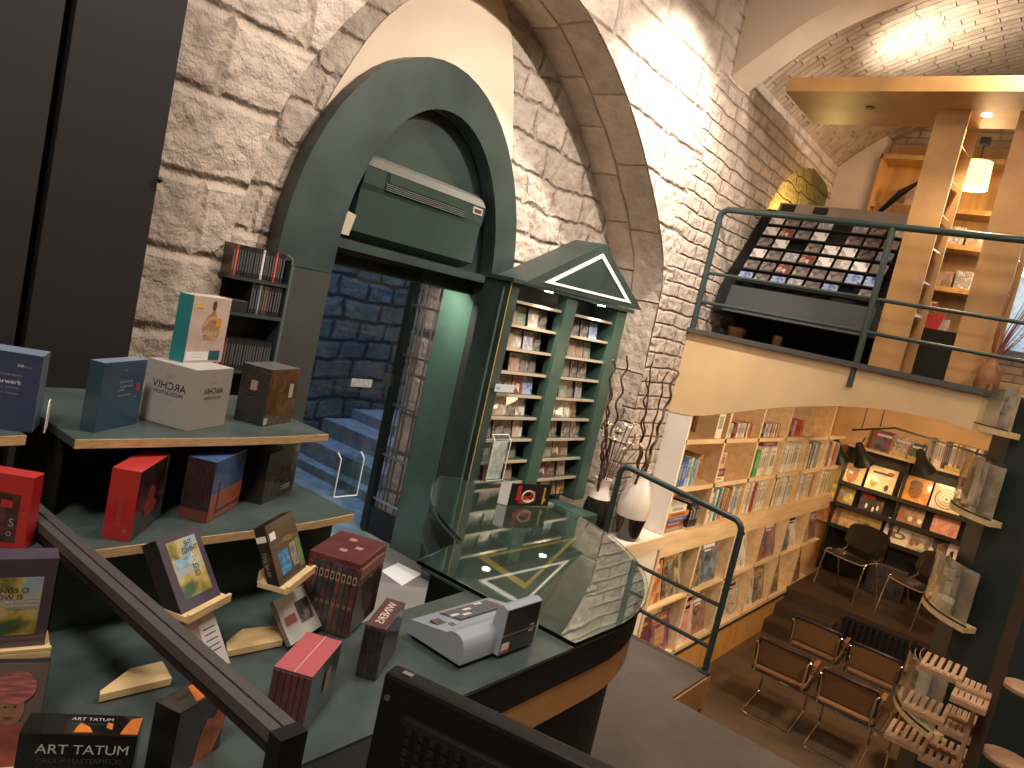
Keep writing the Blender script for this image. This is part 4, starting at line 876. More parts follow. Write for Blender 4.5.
for i in range(6):
    for j in range(5):
        x0 = kx0+(kx1-kx0)*i/6; x1 = kx0+(kx1-kx0)*(i+1)/6-.002; y0 = ky0+(ky1-ky0)*j/5; y1 = ky0+(ky1-ky0)*(j+1)/5-.002; z = zk(y1)
        b = MB(); b.extr([(x0, y0, zk(y0)), (x0, y0, zk(y0)+.004), (x0, y1, z+.004), (x0, y1, z)], (x1-x0, 0, 0))
        b.build('key', KEYW if (i, j) in ((0, 2), (1, 1), (2, 3), (4, 4)) else (KEYR if j == 4 or i == 5 else KEYG), t)
b = MB(); b.box((w_*.06, .105, zk(.125)+.0005), (w_*.16, .132, zk(.105)+.001)); b.build('clerk_lock', LCD, t)
for k in range(2): b = MB(); b.box((w_*.14+k*.010, .078, .065), (w_*.14+k*.010+.004, .095, .0665)); b.build('indicator_slot', KEYG, t)
tw0, tw1 = w_*.42, w_*.90
b = MB(); b.extr([(tw0, y, z) for y, z in ((-.012, .010), (-.012, .128), (.004, .134), (.020, .128), (.028, .060), (.02, .010))], (tw1-tw0, 0, 0)); b.build('display_tower', WHITEPLASTIC, t)
b = MB(); b.box((tw0+.004, -.0135, .062), (tw1-.003, -.012, .126)); b.build('display_window', LCD, t)
b = MB(); b.box((tw0+.003, -.0135, .012), (tw1-.003, -.012, .057)); b.build('lower_window', LCD, t)
b = MB(); b.box((tw0+.004, -.0142, .014), (tw0+.034, -.0134, .040)); b.build('sticker', plain('white sticker', (.70, .66, .62), .5), t)
b = MB(); b.box((tw0+.004, -.0145, .014), (tw0+.034, -.0141, .023)); b.build('red_stripe', plain('red sticker stripe', (.45, .06, .05), .5), t)
b = MB(); b.box((tw1-.034, -.0142, .066), (tw1-.016, -.0134, .071)); b.box((tw1-.036, -.0142, .050), (tw1-.016, -.0134, .056)); b.build('silver_mark', INKG, t)
# picture card on the glass
q = [at(507.5, 505.5, Z, 2.667), at(547.5, 506, Z, 2.667)]; ex = q[1]-q[0]
t = thing('picture_card', 'black folded card with red and gold picture standing on the counter glass', 'card', tuple(q[0]), math.atan2(ex.y, ex.x)); wd = ex.length
b = MB(); b.box((0, 0, 0), (wd, .003, .098)); b.build('front_sheet', plain('black glossy card', (.014, .012, .014), .3, coat=.4), t)
b = MB(); b.extr([(0, .003, 0), (-.01, .05, 0), (-.01, .05, .095), (0, .003, .098)], (.002, 0, 0)); b.extr([(0, .003, 0), (-.035, .03, 0), (-.035, .03, .09), (0, .003, .095)], (.002, 0, 0)); b.build('back_sheet', PAPER, t)
b = MB()
for (u0, v0, u1, v1) in ((.16, .25, .26, .9), (.24, .10, .50, .45), (.50, .40, .62, .68), (.55, .2, .64, .4)): b.box((wd*u0, -.001, .098*v0), (wd*u1, 0, .098*v1))
b.build('red_picture', plain('red print', (.50, .04, .03), .4, vary=.5, scale=90), t)
b = MB(); b.tube([(wd*(.45+.15*math.cos(k*.5)), -.001, .098*(.42+.26*math.sin(k*.5))) for k in range(13)], .004, 6); b.build('pale_picture', plain('pale print', (.70, .58, .52), .4), t)
b = MB()
for (u0, v0, u1, v1) in ((.82, .08, .86, .85), (.86, .2, .90, .35), (.40, .15, .52, .3)): b.box((wd*u0, -.0012, .098*v0), (wd*u1, 0, .098*v1))
b.build('gold_picture', plain('gold print', (.65, .42, .08), .4), t)
# glass entrance pane with pocket and notice
t = thing('door_pane', 'clear glass entrance door with thin black rail, blue street steps behind', 'door', (3.0, 3.34, 1.606))
b = MB(); b.box((2.52, 3.335, 1.63), (3.30, 3.343, 3.57)); in_t(b.build('pane', DOORGL), t)
b = MB(); b.box((2.52, 3.330, 1.608), (3.30, 3.348, 1.63)); in_t(b.build('bottom_rail', BLACKM), t)
c = at(349, 474, Y, 3.30)
t = thing('leaflet_holder', 'clear acrylic leaflet pocket on the entrance door glass', 'leaflet holder', (c.x-.09, 3.330, c.z-.14), 0)
b = MB(); b.box((0, 0, 0), (.18, .004, .27)); b.box((0, -.040, 0), (.18, -.036, .24)); b.box((0, -.04, 0), (.18, .004, .004)); b.box((0, -.04, 0), (.004, .004, .25)); b.box((.176, -.04, 0), (.18, .004, .25)); b.build('pocket', ACRYL, t)
b = MB()
for x in (0, .178): b.tube([(x, -.038, .004), (x, -.038, .24), (x, 0, .268)], .004, 6)
b.tube([(0, -.038, .003), (.18, -.038, .003)], .004, 6); b.build('bright_edge', plain('bright acrylic edge', (.62, .66, .68), .25), t)
c = at(361, 383, Y, 3.33); b = MB(); b.box((c.x-.075, 3.329, c.z-.024), (c.x+.085, 3.334, c.z+.024)); o = b.build('door_notice', plain('weathered notice', (.26, .25, .22), .6, vary=.3, scale=40)); tag(o, 'small grey notice stuck on the entrance door glass', 'sign')
c = at(495, 457, Y, 2.86)
t = thing('leaflet_holder', 'clear acrylic leaflet pocket with white sheets fixed to the green bookcase edge', 'leaflet holder', (c.x-.075, 2.865, c.z-.15), 0)
b = MB(); b.box((0, 0, 0), (.17, .003, .30)); b.box((0, -.035, 0), (.17, -.032, .27)); b.box((0, -.035, 0), (.17, .003, .003)); b.build('pocket', ACRYL, t)
b = MB(); b.box((.01, -.02, .006), (.16, -.017, .26)); b.build('leaflet', plain('pale leaflet', (.52, .56, .50), .5, vary=.4, scale=25), t)
b = MB(); b.tube([(0, -.034, 0), (0, -.034, .27), (0, 0, .30), (.17, 0, .30), (.17, -.034, .27), (.17, -.034, 0)], .0035, 6, closed=True); b.build('bright_edge', plain('bright acrylic rim', (.62, .66, .62), .25), t)
c = at(505, 389, Y, 2.875)
t = thing('sticker', 'small white sticker with blue bird mark on the green bookcase edge', 'sticker', (c.x-.11, 2.870, c.z-.02))
b = MB(); b.box((0, 0, 0), (.20, .004, .05)); b.build('backing', plain('pale sticker', (.42, .45, .45), .5), t)
b = MB(); b.extr([(.01, 0, .03), (.03, 0, .012), (.06, 0, .035), (.035, 0, .028)], (0, -.001, 0)); b.build('blue_mark', plain('blue mark', (.06, .20, .45), .5), t)

# ================================================================== VASES, BRANCHES
ZL = 1.80
t = thing('window_ledge', 'white ledge with wooden edge band beside the stairs, holding two vases', 'ledge', (5.5, 2.7, 1.45))
b = MB(); b.box((4.93, 2.585, 1.775), (6.10, 2.82, ZL)); b.build('top_board', WHITEP).parent = t; t.children[-1].matrix_parent_inverse = Matrix.Translation(-Vector(t.location))
b = MB(); b.box((4.93, 2.565, 1.69), (6.10, 2.585, ZL)); in_t(b.build('wood_band', PLY), t)
b = MB(); b.box((4.93, 2.60, .02), (6.10, 2.80, 1.775)); in_t(b.build('white_panel', WHITEP), t)
VW = plain('white glazed vase', (.74, .66, .57), .3, coat=.4); VB = plain('black glazed vase', (.012, .011, .010), .2, coat=.6)
def vase(lab, c, prof, cut, name='vase'):
    t = thing(name, lab, 'vase', c); k = [i for i, p in enumerate(prof) if p[1] >= cut][0]
    b = MB(); b.lathe(prof[:k+1], n=24); b.build('black_base', VB, t, smooth=True)
    b = MB(); b.lathe(prof[k:]+[(prof[-1][0]-.012, prof[-1][1]), (prof[-1][0]-.02, prof[-1][1]-.06)], n=24); b.build('white_neck', VW, t, smooth=True)
    return t
v1 = at(590, 547, Z, ZL); v1 = Vector((v1.x+.03, 2.70, ZL)); v1.x = at(594, 520, Y, 2.70).x
vase('tall black and white vase with dried cream flowers, nearest the green bookcase', tuple(v1), [(.07, 0), (.085, .05), (.105, .20), (.11, .27), (.105, .33), (.085, .40), (.062, .46), (.055, .50), (.062, .545), (.066, .555)], .40)
v2 = Vector((at(628, 530, Y, 2.69).x, 2.69, ZL))
vase('rounder white vase with black foot holding twisted branches, behind the stair rail', tuple(v2), [(.085, 0), (.10, .04), (.115, .12), (.130, .20), (.138, .28), (.13, .36), (.10, .46), (.075, .52), (.068, .56), (.075, .60)], .17)
TWIG = plain('brown twisted branch', (.085, .040, .022), .6, vary=.4, scale=30)
TW = [((628, 356), (608, 468)), ((612, 375), (612, 466)), ((652, 362), (636, 470)), ((667, 371), (640, 468)), ((677, 372), (645, 466)), ((614, 360), (606, 470)), ((648, 378), (632, 474))]
for k, (tp, bt) in enumerate(TW):
    base = v1 if k in (0, 1, 5) else v2; z0 = base.z+.30
    T = at(*tp, Y, 2.62+.02*(k % 3)); n = 46; pts = []; rs = []; s0 = Vector((base.x, base.y, z0)); ph = k*1.3; amp = .017 if k != 4 else .020
    for i in range(n):
        f = i/(n-1); p = s0.lerp(T, f); wv = amp*min(1, f*3); p = p+Vector((math.cos(f*34+ph+2*math.sin(f*7+k))*wv, math.sin(f*38+ph)*wv*.6, 0)); pts.append(p); rs.append((.017 if k == 4 else .0115)*(1-.45*f))
    tag(MB().tube(pts, rs, 6).build('twisted_branch', TWIG, smooth=True), ['slender curly branch rising left in the vase nearest the bookcase', 'short curly branch among the dried cream flowers', 'middle curly branch in the rounder white vase', 'tall curly branch second from right in the rounder vase', 'thickest curly branch leaning furthest right against the plaster', 'curly branch hugging the green bookcase edge', 'short curly branch at the left of the rounder vase'][k], 'branch', 'twisted branches in the two vases')
DRY = plain('dried cream flower', (.66, .50, .34), .7, vary=.35, scale=60)
for k in range(9):
    tpx = [(618, 432), (627, 428), (636, 437), (612, 440), (630, 445), (622, 450), (640, 447), (608, 425), (634, 425)][k]
    T = at(*tpx, Y, 2.66+.03*((k*7) % 3-1)); s0 = Vector((v1.x+.01*(k % 3-1), v1.y, v1.z+.44))
    t = thing('dried_flower', 'dried cream flower head on a thin stem in the vase nearest the bookcase', 'flower', tuple(s0), 0, 'dried cream flowers')
    v = T-s0; b = MB(); b.tube([(0, 0, 0), tuple(v*.5+Vector((.01, 0, .02))), tuple(v)], .004, 5); b.build('stem', TWIG, t)
    b = MB()
    for j in range(7):
        q = j*.9+k; d = Vector((math.cos(q), math.sin(q)*.8, .5+.4*math.sin(j*2))); d.normalize(); e = Vector((-d.y, d.x, 0))
        L_ = .045 if k != 1 else .06; b.extr([v, v+d*L_*.5+e*.014, v+d*L_, v+d*L_*.5-e*.014], (0, 0, .003))
    b.build('petals', DRY if k != 1 else plain('white dried flower', (.78, .70, .60), .7), t)

# ================================================================== RAILINGS
t = thing('stair_railing', 'dark green tubular stair railing with rounded corners beside the counter', 'railing', (4.7, 1.95, 1.45))
def rr(p, r=.05): return smoothpath(p, 3)
b = MB()
yl_, yr_ = 2.42, 1.49; zl, zr = 2.56, 2.475
pts = [(4.7, yl_, 1.45), (4.7, yl_, zl-.06)]+[(4.7, yl_-.06*(1-math.cos(a*math.pi/8)), zl-.06+.06*math.sin(a*math.pi/8)) for a in range(1, 5)]
pts += [(4.7, yr_+.07-.07*math.sin(a*math.pi/8), zr-.07+.07*math.cos(a*math.pi/8)) for a in range(0, 5)]+[(4.7, yr_, 1.45)]
b.tube(pts, .021, 12); in_t(b.build('handrail_loop', RAILG, smooth=True), t)
for p, q in (((632, 560), (718, 606)), ((633, 612), (712, 640))):
    z0, z1 = at(*p, X, 4.7).z, at(*q, X, 4.7).z; zz = (z0+z1)/2
    b = MB(); b.tube([(4.7, yl_, zz+.02), (4.7, yr_, zz-.02)], .014, 10); in_t(b.build('cross_bar', RAILG, smooth=True), t)
for y in (yl_, yr_): b = MB(); b.lathe([(.045, 1.451), (.045, 1.459), (.03, 1.463)], (4.7, y, 0), 16); in_t(b.build('foot_plate', RAILG), t)
t = thing('gallery_railing', 'dark green tubular railing along the mezzanine edge', 'railing', (6.12, 1.4, 3.64))
ZR, XR = 4.69, 6.12
b = MB(); b.tube([(XR, 2.80, 3.64), (XR, 2.80, ZR-.08), (XR, 2.785, ZR-.025), (XR, 2.74, ZR), (XR, -2.6, ZR)], .027, 12); in_t(b.build('handrail', RAILG, smooth=True), t)
for z in (at(702.5, 272, X, XR).z-.0, at(694, 300.4, X, XR).z): b = MB(); b.tube([(XR, 2.80, z), (XR, -2.6, z)], .015, 10); in_t(b.build('cross_bar', RAILG, smooth=True), t)
for y in (1.42, .02, -1.4): b = MB(); b.tube([(XR-.02, y, 3.45), (XR, y, 3.66), (XR, y, ZR)], .025, 12); in_t(b.build('post', RAILG, smooth=True), t)

# ================================================================== BIRCH WALL SHELVES
YS = 2.61; XV = [6.12, 7.05, 8.00, 8.95, 9.90, 10.86]; XE = 11.85
t = thing('book_shelving', 'long birch plywood wall shelving with book rows above and display ledges below', 'shelving', (9, 2.8, 0))
b = MB(); b.box((6.12, 2.955, .42), (XE, 2.985, 3.12)); in_t(b.build('back_panel', plain('amber back board', (.42, .23, .08), .6, vary=.15, scale=4)), t)
b = MB(); b.box((6.105, 2.60, 1.80), (6.121, 2.99, 2.90)); in_t(b.build('white_end_panel', WHITEP), t)
for i, x in enumerate(XV):
    b = MB(); b.box((x, YS, 1.79), (x+.045, 2.955, 3.12)); in_t(b.build('upright', PLY), t)
    b = MB(); b.box((x, YS-.02, .45), (x+.045, 2.955, 1.58)); in_t(b.build('lower_upright', PLY), t)
for z in (2.655, 2.20): b = MB(); b.box((6.12, YS, z-.022), (XE, 2.955, z+.022)); in_t(b.build('shelf_board', PLY), t)
b = MB(); b.box((6.12, YS-.02, 1.58), (XE, 2.955, 1.79)); in_t(b.build('apron', PLY), t)
b = MB(); b.box((6.12, YS+.20, .45), (XE, YS+.22, 1.58)); in_t(b.build('display_back', PLY), t)
b = MB(); b.box((6.12, YS-.02, .43), (XE, 2.955, .47)); in_t(b.build('bottom_board', PLY), t)
b = MB(); b.box((6.12, YS-.02, 1.055), (XE, YS+.20, 1.075)); in_t(b.build('ledge_board', PLY), t)
b = MB(); b.box((6.12, YS-.01, 0), (XE, 2.90, .42)); in_t(b.build('plinth', PLYD), t)
b = MB(); b.box((6.12, YS-.035, .405), (XE, YS+.0, .43)); in_t(b.build('shadow_strip', BLACKW), t)  # black strip along the foot of the shelving
BC = {'white': (.72, .68, .60), 'cream': (.66, .56, .42), 'blue': (.05, .11, .33), 'pale blue': (.25, .38, .55), 'red': (.50, .05, .04), 'dark red': (.20, .03, .03), 'green': (.03, .33, .10), 'dark green': (.03, .12, .07), 'black': (.02, .02, .022), 'orange': (.55, .20, .05), 'brown': (.22, .12, .06), 'grey': (.34, .33, .32), 'yellow': (.62, .48, .10), 'teal': (.06, .26, .28), 'pink': (.60, .38, .36)}
BM = {n: plain('book '+n, c, .5, coat=.2) for n, c in BC.items()}
BP = {n: plain('book print '+n, tuple(min(1, q*.6+.18) if max(c) < .4 else q*.45 for q in c), .5) for n, c in BC.items()}
def book(lab, cat, group, x, y, z, th, h, dp, colr, lean=0, flat=False, name='book'):
    b = MB()
    if flat: b.box((0, 0, 0), (h, dp, th), 0); b.box((h*.15, -.001, th*.25), (h*.8, 0, th*.75), 1)
    else:
        b.box((0, 0, 0), (th, .012, h), 0); b.box((0, .012, 0), (th*.12, dp, h), 0); b.box((th*.88, .012, 0), (th, dp, h), 0)
        b.box((th*.12, .012, .006), (th*.88, dp-.005, h-.006), 2); b.box((th*.2, -.001, h*.30), (th*.8, 0, h*.72), 1); b.box((th*.2, -.001, h*.80), (th*.8, 0, h*.86), 1)
    o = b.build(name, [BM[colr], BP[colr], PAGES], loc=(x, y, z)); o.rotation_euler.y = R_(lean); return tag(o, lab, cat, group)
BAYS = ['first', 'second', 'third', 'fourth', 'fifth', 'sixth']
def fillrow(rown, bay, z, x0, x1, tmin, tmax, hmin, hmax, pal, kind, stop=1.0, y=YS+.03, dp=.24):
    x = x0; k = 0
    while x < x0+(x1-x0)*stop-tmax:
        th = rnd.uniform(tmin, tmax); c = rnd.choice(pal)
        book(f'{c} {kind} spine, {ORD[k]} from left, {bay} bay of the {rown} birch row', kind, f'{kind}s on the birch shelves', x, y+rnd.uniform(0, .02), z, th, rnd.uniform(hmin, hmax), dp, c, name='record_sleeve' if kind == 'record' else 'book'); x += th+.0015; k += 1
LPP = ['white']*6+['cream']*4+['grey']*3+['red', 'teal', 'brown', 'pale blue', 'black', 'orange', 'yellow', 'pink']
zB, zC, zA = 2.223, 1.791, 2.678
for c, x, th, h in zip(['dark green', 'blue', 'blue', 'pale blue', 'cream', 'teal', 'pale blue', 'grey', 'orange'], [0, .05, .12, .20, .27, .315, .36, .41, .455], [.045, .065, .075, .065, .04, .04, .045, .04, .045], [.25, .24, .25, .26, .27, .26, .25, .27, .29]):
    book(f'{c} book, {ORD[int(x*20)]} place in the leftmost bay of the second birch row', 'book', 'books in the leftmost bay', 6.19+x, YS+.03, zB, th, h, .22, c)
b = MB(); b.box((0, 0, 0), (.13, .2, .03)); book('white box lying at the bottom of the second birch bay', 'book', None, 7.10, YS+.03, zB, .05, .26, .2, 'white', flat=True)
book('dark red box set lying on the white box, second birch bay', 'book', None, 7.11, YS+.03, zB+.051, .08, .23, .2, 'dark red', flat=True)
book('pale pink box standing on the dark red box, second bay of birch shelving', 'book', None, 7.14, YS+.04, zB+.132, .18, .17, .05, 'pink')
for c, x, th, h in zip(['black', 'green', 'white', 'white', 'cream', 'white'], [0, .13, .27, .33, .40, .60], [.12, .13, .05, .06, .07, .2], [.22, .30, .31, .33, .33, .33]):
    book(f'{c} record box, {ORD[int(x*10)]} place in the third bay, second birch row', 'record', 'records in the third bay', 8.06+x, YS+.03, zB, th, h, .26, c, name='record_sleeve')
book('dark red box lying across the white records in the third birch bay', 'record', None, 8.33, YS+.04, zB+.345, .05, .5, .24, 'dark red', flat=True, name='record_sleeve')
fillrow('second', 'fourth', zB, 9.0, 9.89, .030, .045, .33, .36, ['white']*6+['cream', 'grey'], 'record')
fillrow('second', 'fifth', zB, 9.95, 10.85, .030, .045, .32, .36, LPP, 'record'); fillrow('second', 'sixth', zB, 10.91, 11.8, .035, .05, .32, .36, LPP, 'record')
fillrow('third', 'second', zC, 7.10, 7.99, .026, .05, .28, .35, LPP+['brown', 'dark red', 'grey'], 'record')
for bay, x0, x1 in (('third', 8.05, 8.94), ('fourth', 9.0, 9.89), ('fifth', 9.95, 10.85), ('sixth', 10.91, 11.8)): fillrow('third', bay, zC, x0, x1, .028, .045, .33, .36, LPP, 'record')
zz = zC
for k, (c, th, h) in enumerate((('brown', .05, .42), ('dark red', .045, .40), ('blue', .035, .44), ('orange', .05, .45), ('white', .06, .36))):
    book(f'{c} book lying {ORD[k]} from bottom of the flat pile, leftmost birch bay', 'book', 'flat pile of books', 6.20+.01*k, YS+.03, zz, th, h, .24, c, flat=True); zz += th+.001
for k in range(3): book(f'black book, {ORD[k]} from the left beside the flat pile of books', 'book', 'black books', 6.72+k*.07, YS+.03, zC, .065, .24, .22, 'black')
PK = [cover('cd row '+str(k), [(.06, .05, .05), (.35, .28, .26), (.62, .55, .5), (.40, .12, .08)], 26, 'vor', 20+k) for k in range(3)]
for bay, x0, n in (('second', 7.14, 15), ('third', 8.08, 15)):
    for k in range(n): 
        c = rnd.choice(['black', 'grey', 'white', 'red', 'pale blue', 'cream', 'pink', 'brown'])
        book(f'{c} CD spine, {ORD[k]} from left in the {bay} bay of the top birch row', 'CD', 'CDs on the top birch row', x0+k*.047, YS+.04, zA, .044, .15, .14, c, name='cd_case')
for k, c in enumerate(['grey', 'dark red', 'grey', 'red', 'red', 'orange']): book(f'{c} CD box, {ORD[k]} from left in the fourth bay of the top birch row', 'CD', 'CDs on the top birch row', 9.05+k*.11, YS+.04, zA, .10, .20, .14, c, name='cd_case')
book('white box alone in the first bay of the top birch row', 'box', None, 6.84, YS+.03, zA, .16, .30, .2, 'white', name='storage_box')
COVS = [((.55, .12, .05), (.70, .45, .15), (.25, .05, .04)), ((.06, .05, .05), (.20, .17, .13), (.42, .36, .16)), ((.03, .04, .06), (.20, .30, .40), (.06, .07, .08)), ((.62, .60, .56), (.75, .73, .69), (.05, .05, .06)), ((.16, .07, .05), (.35, .22, .18), (.07, .04, .04)), ((.10, .03, .05), (.18, .05, .08), (.06, .03, .05)), ((.12, .03, .12), (.20, .06, .16), (.42, .30, .10)), ((.66, .62, .58), (.55, .20, .18), (.72, .70, .66)), ((.20, .19, .18), (.58, .55, .5), (.35, .12, .08)), ((.05, .08, .16), (.35, .10, .10), (.14, .18, .26))]
COVN = ['orange and red', 'dark portrait', 'blue and black', 'white with black figure', 'brown', 'dark maroon', 'purple', 'white and red', 'grey and cream', 'dark blue']
CVM = [cover('display cover '+COVN[i], list(COVS[i]), 12, 'noise' if i in (1, 4, 5, 8) else 'vor', 40+i) for i in range(10)]
def faceout(lab, cat, group, x, y, z, w_, h, i, lean=10, th=.012, rz=0, name='book'):
    t = thing(name, lab, cat, (x, y, z), rz, group); t.rotation_euler = (R_(-lean), 0, rz)
    b = MB(); b.box((0, 0, 0), (w_, th, h), [2, 0, 1, 0, 0, 0]); b.build('cover_board', [BM['black'], CVM[i], PAGES], t)
    mm = [INKW, GOLD, INKW, INK, INKW, GOLD, GOLD, INK, INK, INKW][i]
    b = MB(); b.box((w_*.12, -.001, h*.82), (w_*.82, 0, h*.90)); b.box((w_*.2, -.001, h*.74), (w_*.6, 0, h*.78)); b.build('title', mm, t)
    if i == 6: patch(t, 'cover_panel', 'R', w_*.25, h*.2, w_*.75, h*.65, .001, plain('gold cover panel', (.42, .25, .10), .4, vary=.4, scale=30))
LB = [[(0, .02, .32, .40), (1, .40, .40, .48)], [(1, .06, .27, .44), (2, .37, .40, .45)], [(5, .05, .30, .38), (3, .38, .36, .46)], [(4, .06, .34, .42), (9, .43, .42, .46)], [(2, .08, .34, .42), (3, .46, .36, .46)], [(8, .1, .34, .42), (4, .5, .34, .42)]]
LB2 = [[(5, .02, .40, .42), (6, .43, .42, .40)], [(7, .06, .40, .40), (4, .48, .36, .42)], [(3, .08, .36, .42), (8, .48, .38, .42)], [(3, .06, .38, .44), (1, .45, .42, .44)], [(1, .10, .40, .46)], [(4, .2, .34, .42)]]
nth = 0
for rn, rows_, z in (('upper', LB, 1.077), ('lower', LB2, .472)):
    for bi, items in enumerate(rows_):
        for j, (i, dx, w_, h) in enumerate(items):
            faceout(f'{COVN[i]} cover facing out, {"left" if j == 0 else "right"} in the {BAYS[bi]} bay, {rn} birch ledge', 'book', 'books facing out on the birch display', XV[bi]+.05+dx, YS+.03+.012*j, z, w_*1.06, h, i)

# ================================================================== LOWER ROOM: RECORD DISPLAY ON THE STAGE
XD = 12.45
t = thing('record_display', 'black sloping record display on the stage under warm spot lamps', 'display stand', (XD, 1.8, .5))
YL, YM, YR = 2.66, 1.80, .86
SLP = plain('black display board', (.020, .018, .016), .5)
zs = [at(905, 551, X, XD-.01).z-.0, at(907, 550, X, XD).z-.0, at(880, 517, X, XD).z, at(900, 500, X, XD).z]
zs = [zs[1]-.42, zs[1], zs[2], zs[3]]
print('ZS', [round(q, 2) for q in zs])
b = MB(); b.box((XD+.20, YR, .5), (XD+.24, YL, 2.52)); in_t(b.build('back_board', SLP), t)
for y in (YL, YM, YR): b = MB(); b.box((XD+.0, y-.02, .5), (XD+.24, y+.02, 2.50)); in_t(b.build('upright', SLP), t)
for z in zs: b = MB(); b.box((XD-.02, YR, z-.03), (XD+.2, YL, z)); b.box((XD-.03, YR, z-.03), (XD-.02, YL, z+.035)); in_t(b.build('ledge', SLP), t)
b = MB(); b.box((XD-.02, YR-.02, 2.50), (XD+.26, YL+.02, 2.54)); in_t(b.build('top_board', PLY), t)
b = MB(); b.box((XD-.03, YR-.05, .5), (XD+.2, YR-.02, 2.45)); in_t(b.build('yellow_side', plain('yellow varnished side', (.78, .46, .06), .5)), t)
LPC = {'red and orange': [(.45, .08, .03), (.70, .30, .06), (.25, .05, .03)], 'cream': [(.72, .62, .44), (.60, .46, .28), (.78, .70, .52)], 'yellow and blue': [(.60, .45, .08), (.15, .20, .30), (.45, .25, .15)], 'black and red': [(.02, .02, .02), (.05, .04, .04), (.30, .04, .03)], 'brown': [(.20, .10, .06), (.40, .22, .14), (.10, .05, .03)], 'tan': [(.42, .26, .12), (.55, .38, .20), (.30, .16, .08)], 'white': [(.72, .68, .60), (.78, .74, .66), (.60, .55, .48)], 'grey group': [(.10, .09, .08), (.32, .28, .24), (.60, .55, .48)], 'orange portrait': [(.75, .34, .04), (.60, .20, .03), (.80, .45, .10)], 'crimson': [(.50, .12, .08), (.66, .34, .22), (.55, .18, .12)]}
LPM = {k: cover('sleeve '+k, v, 5, 'noise', 60+i) for i, (k, v) in enumerate(LPC.items())}
def disk(par, nm, cy, cz, ry, rz, mt, x=-.0075, n=20):
    b = MB(); b.extr([(x, cy+ry*math.cos(2*math.pi*i/n), cz+rz*math.sin(2*math.pi*i/n)) for i in range(n)], (-.001, 0, 0)); b.build(nm, mt, par)
def lp(lab, px_, zi, col, deco=None, s=.345):
    zb = zs[zi]; c = at(*px_, X, XD+.02)
    t = thing('record_sleeve', lab, 'record', (XD+.025, c.y, zb+.002), 0, 'record sleeves on the sloping display'); t.rotation_euler = (0, R_(16), 0)
    b = MB(); b.box((-.006, -s/2, 0), (0, s/2, s)); b.build('sleeve', LPM[col], t)
    if deco == 'spiral':
        for k, (r, m_) in enumerate(((.150, BM['black']), (.138, BM['cream']), (.105, BM['brown']), (.095, BM['cream']), (.06, BM['black']), (.05, BM['cream']), (.022, BM['black']))): disk(t, 'ring', .01, s*.5, r, r, m_, -.0075-.0008*k)
    if deco == 'oval':
        disk(t, 'dark_figure', 0, s*.40, .12, .055, BM['brown']); disk(t, 'ring', -.02, s*.40, .05, .03, BM['white'], -.0085); b = MB(); b.box((-.009, -.012, s*.45), (-.007, .012, s*.75)); b.build('dark_bar', BM['black'], t); disk(t, 'red_dot', .14, .06, .018, .018, BM['red'])
    if deco == 'face':
        disk(t, 'portrait', 0, s*.48, .085, .12, plain('portrait tone', (.30, .10, .02), .5, vary=.4, scale=30)); disk(t, 'portrait_hair', 0, s*.72, .09, .06, BM['brown'], -.0085)
        for dy in (-.03, .03): disk(t, 'eye', dy, s*.53, .012, .006, BM['black'], -.0095, 10)
    if deco == 'title':
        b = MB(); b.box((-.0075, -s*.1, s*.62), (-.006, s*.42, s*.78)); b.build('title', BM['red'], t)
        for dy, dz in ((.06, .22), (-.04, .15), (-.10, .25)): disk(t, 'player', dy, s*dz+.02, .016, .04, BM['white'])
    if deco == 'print':
        b = MB(); b.box((-.0075, -s*.35, s*.72), (-.006, s*.35, s*.80)); b.build('title', BM['black'], t)
        disk(t, 'orange_figure', .09, s*.35, .05, .07, BM['orange']); disk(t, 'black_figure', -.10, s*.25, .03, .05, BM['black']); disk(t, 'red_figure', -.11, s*.82, .05, .025, BM['red'])
    if deco == 'crowd':
        for k in range(5): disk(t, 'head', -.13+.065*k, s*(.3+.08*(k % 2)), .03, .04, BM[['white', 'brown', 'cream', 'brown', 'red'][k]])
    if deco == 'band':
        b = MB(); b.box((-.0075, -s*.5, s*.62), (-.006, s*.5, s*.80)); b.build('band', BM['yellow'], t); disk(t, 'figure', .03, s*.3, .06, .09, BM['brown'])
    if deco == 'half':
        b = MB(); b.box((-.0075, -s*.1, 0), (-.006, s*.5, s)); b.build('dark_half', BM['black'], t); disk(t, 'portrait', .05, s*.5, .05, .09, BM['brown'], -.0085)
lp('orange wooden-looking sleeve at the left end of the top display row', (853, 470), 3, 'tan', 'face', .33)
lp('cream record sleeve with black title and orange figure, top display row', (881, 478), 3, 'cream', 'print', .40)
lp('orange record sleeve with a face, top display row', (915, 489), 3, 'orange portrait', 'face', .40)
lp('cream record sleeve with a dark spiral, right end of the top display row', (947, 499), 3, 'cream', 'spiral', .40)
lp('yellow-banded record sleeve at the left of the second display row', (843, 490), 2, 'yellow and blue', 'band')
lp('black record sleeve with red title and white players, second display row', (871, 503), 2, 'black and red', 'title')
lp('brown record sleeve with crowded faces, second display row', (911, 514), 2, 'brown', 'crowd')
lp('crimson record sleeve with pale swirls, right end of the second display row', (945, 526), 2, 'crimson', None)
lp('brown portrait sleeve at the left end of the third display row', (828, 513), 1, 'brown', 'face')
lp('tan record sleeve beside the brown portrait, third display row', (847, 519), 1, 'tan', None, .33)
lp('tan record sleeve with yellow band behind the left black chair, third display row', (868, 526), 1, 'tan', 'band', .33)
lp('white record sleeve with a dark oval figure, third display row', (896, 537), 1, 'white', 'oval', .38)
lp('grey record sleeve with a group of heads, third display row', (921, 546), 1, 'grey group', 'crowd', .36)
lp('half dark white sleeve at the right end of the third display row', (943, 554), 1, 'white', 'half', .33)
y = 1.62; k = 0
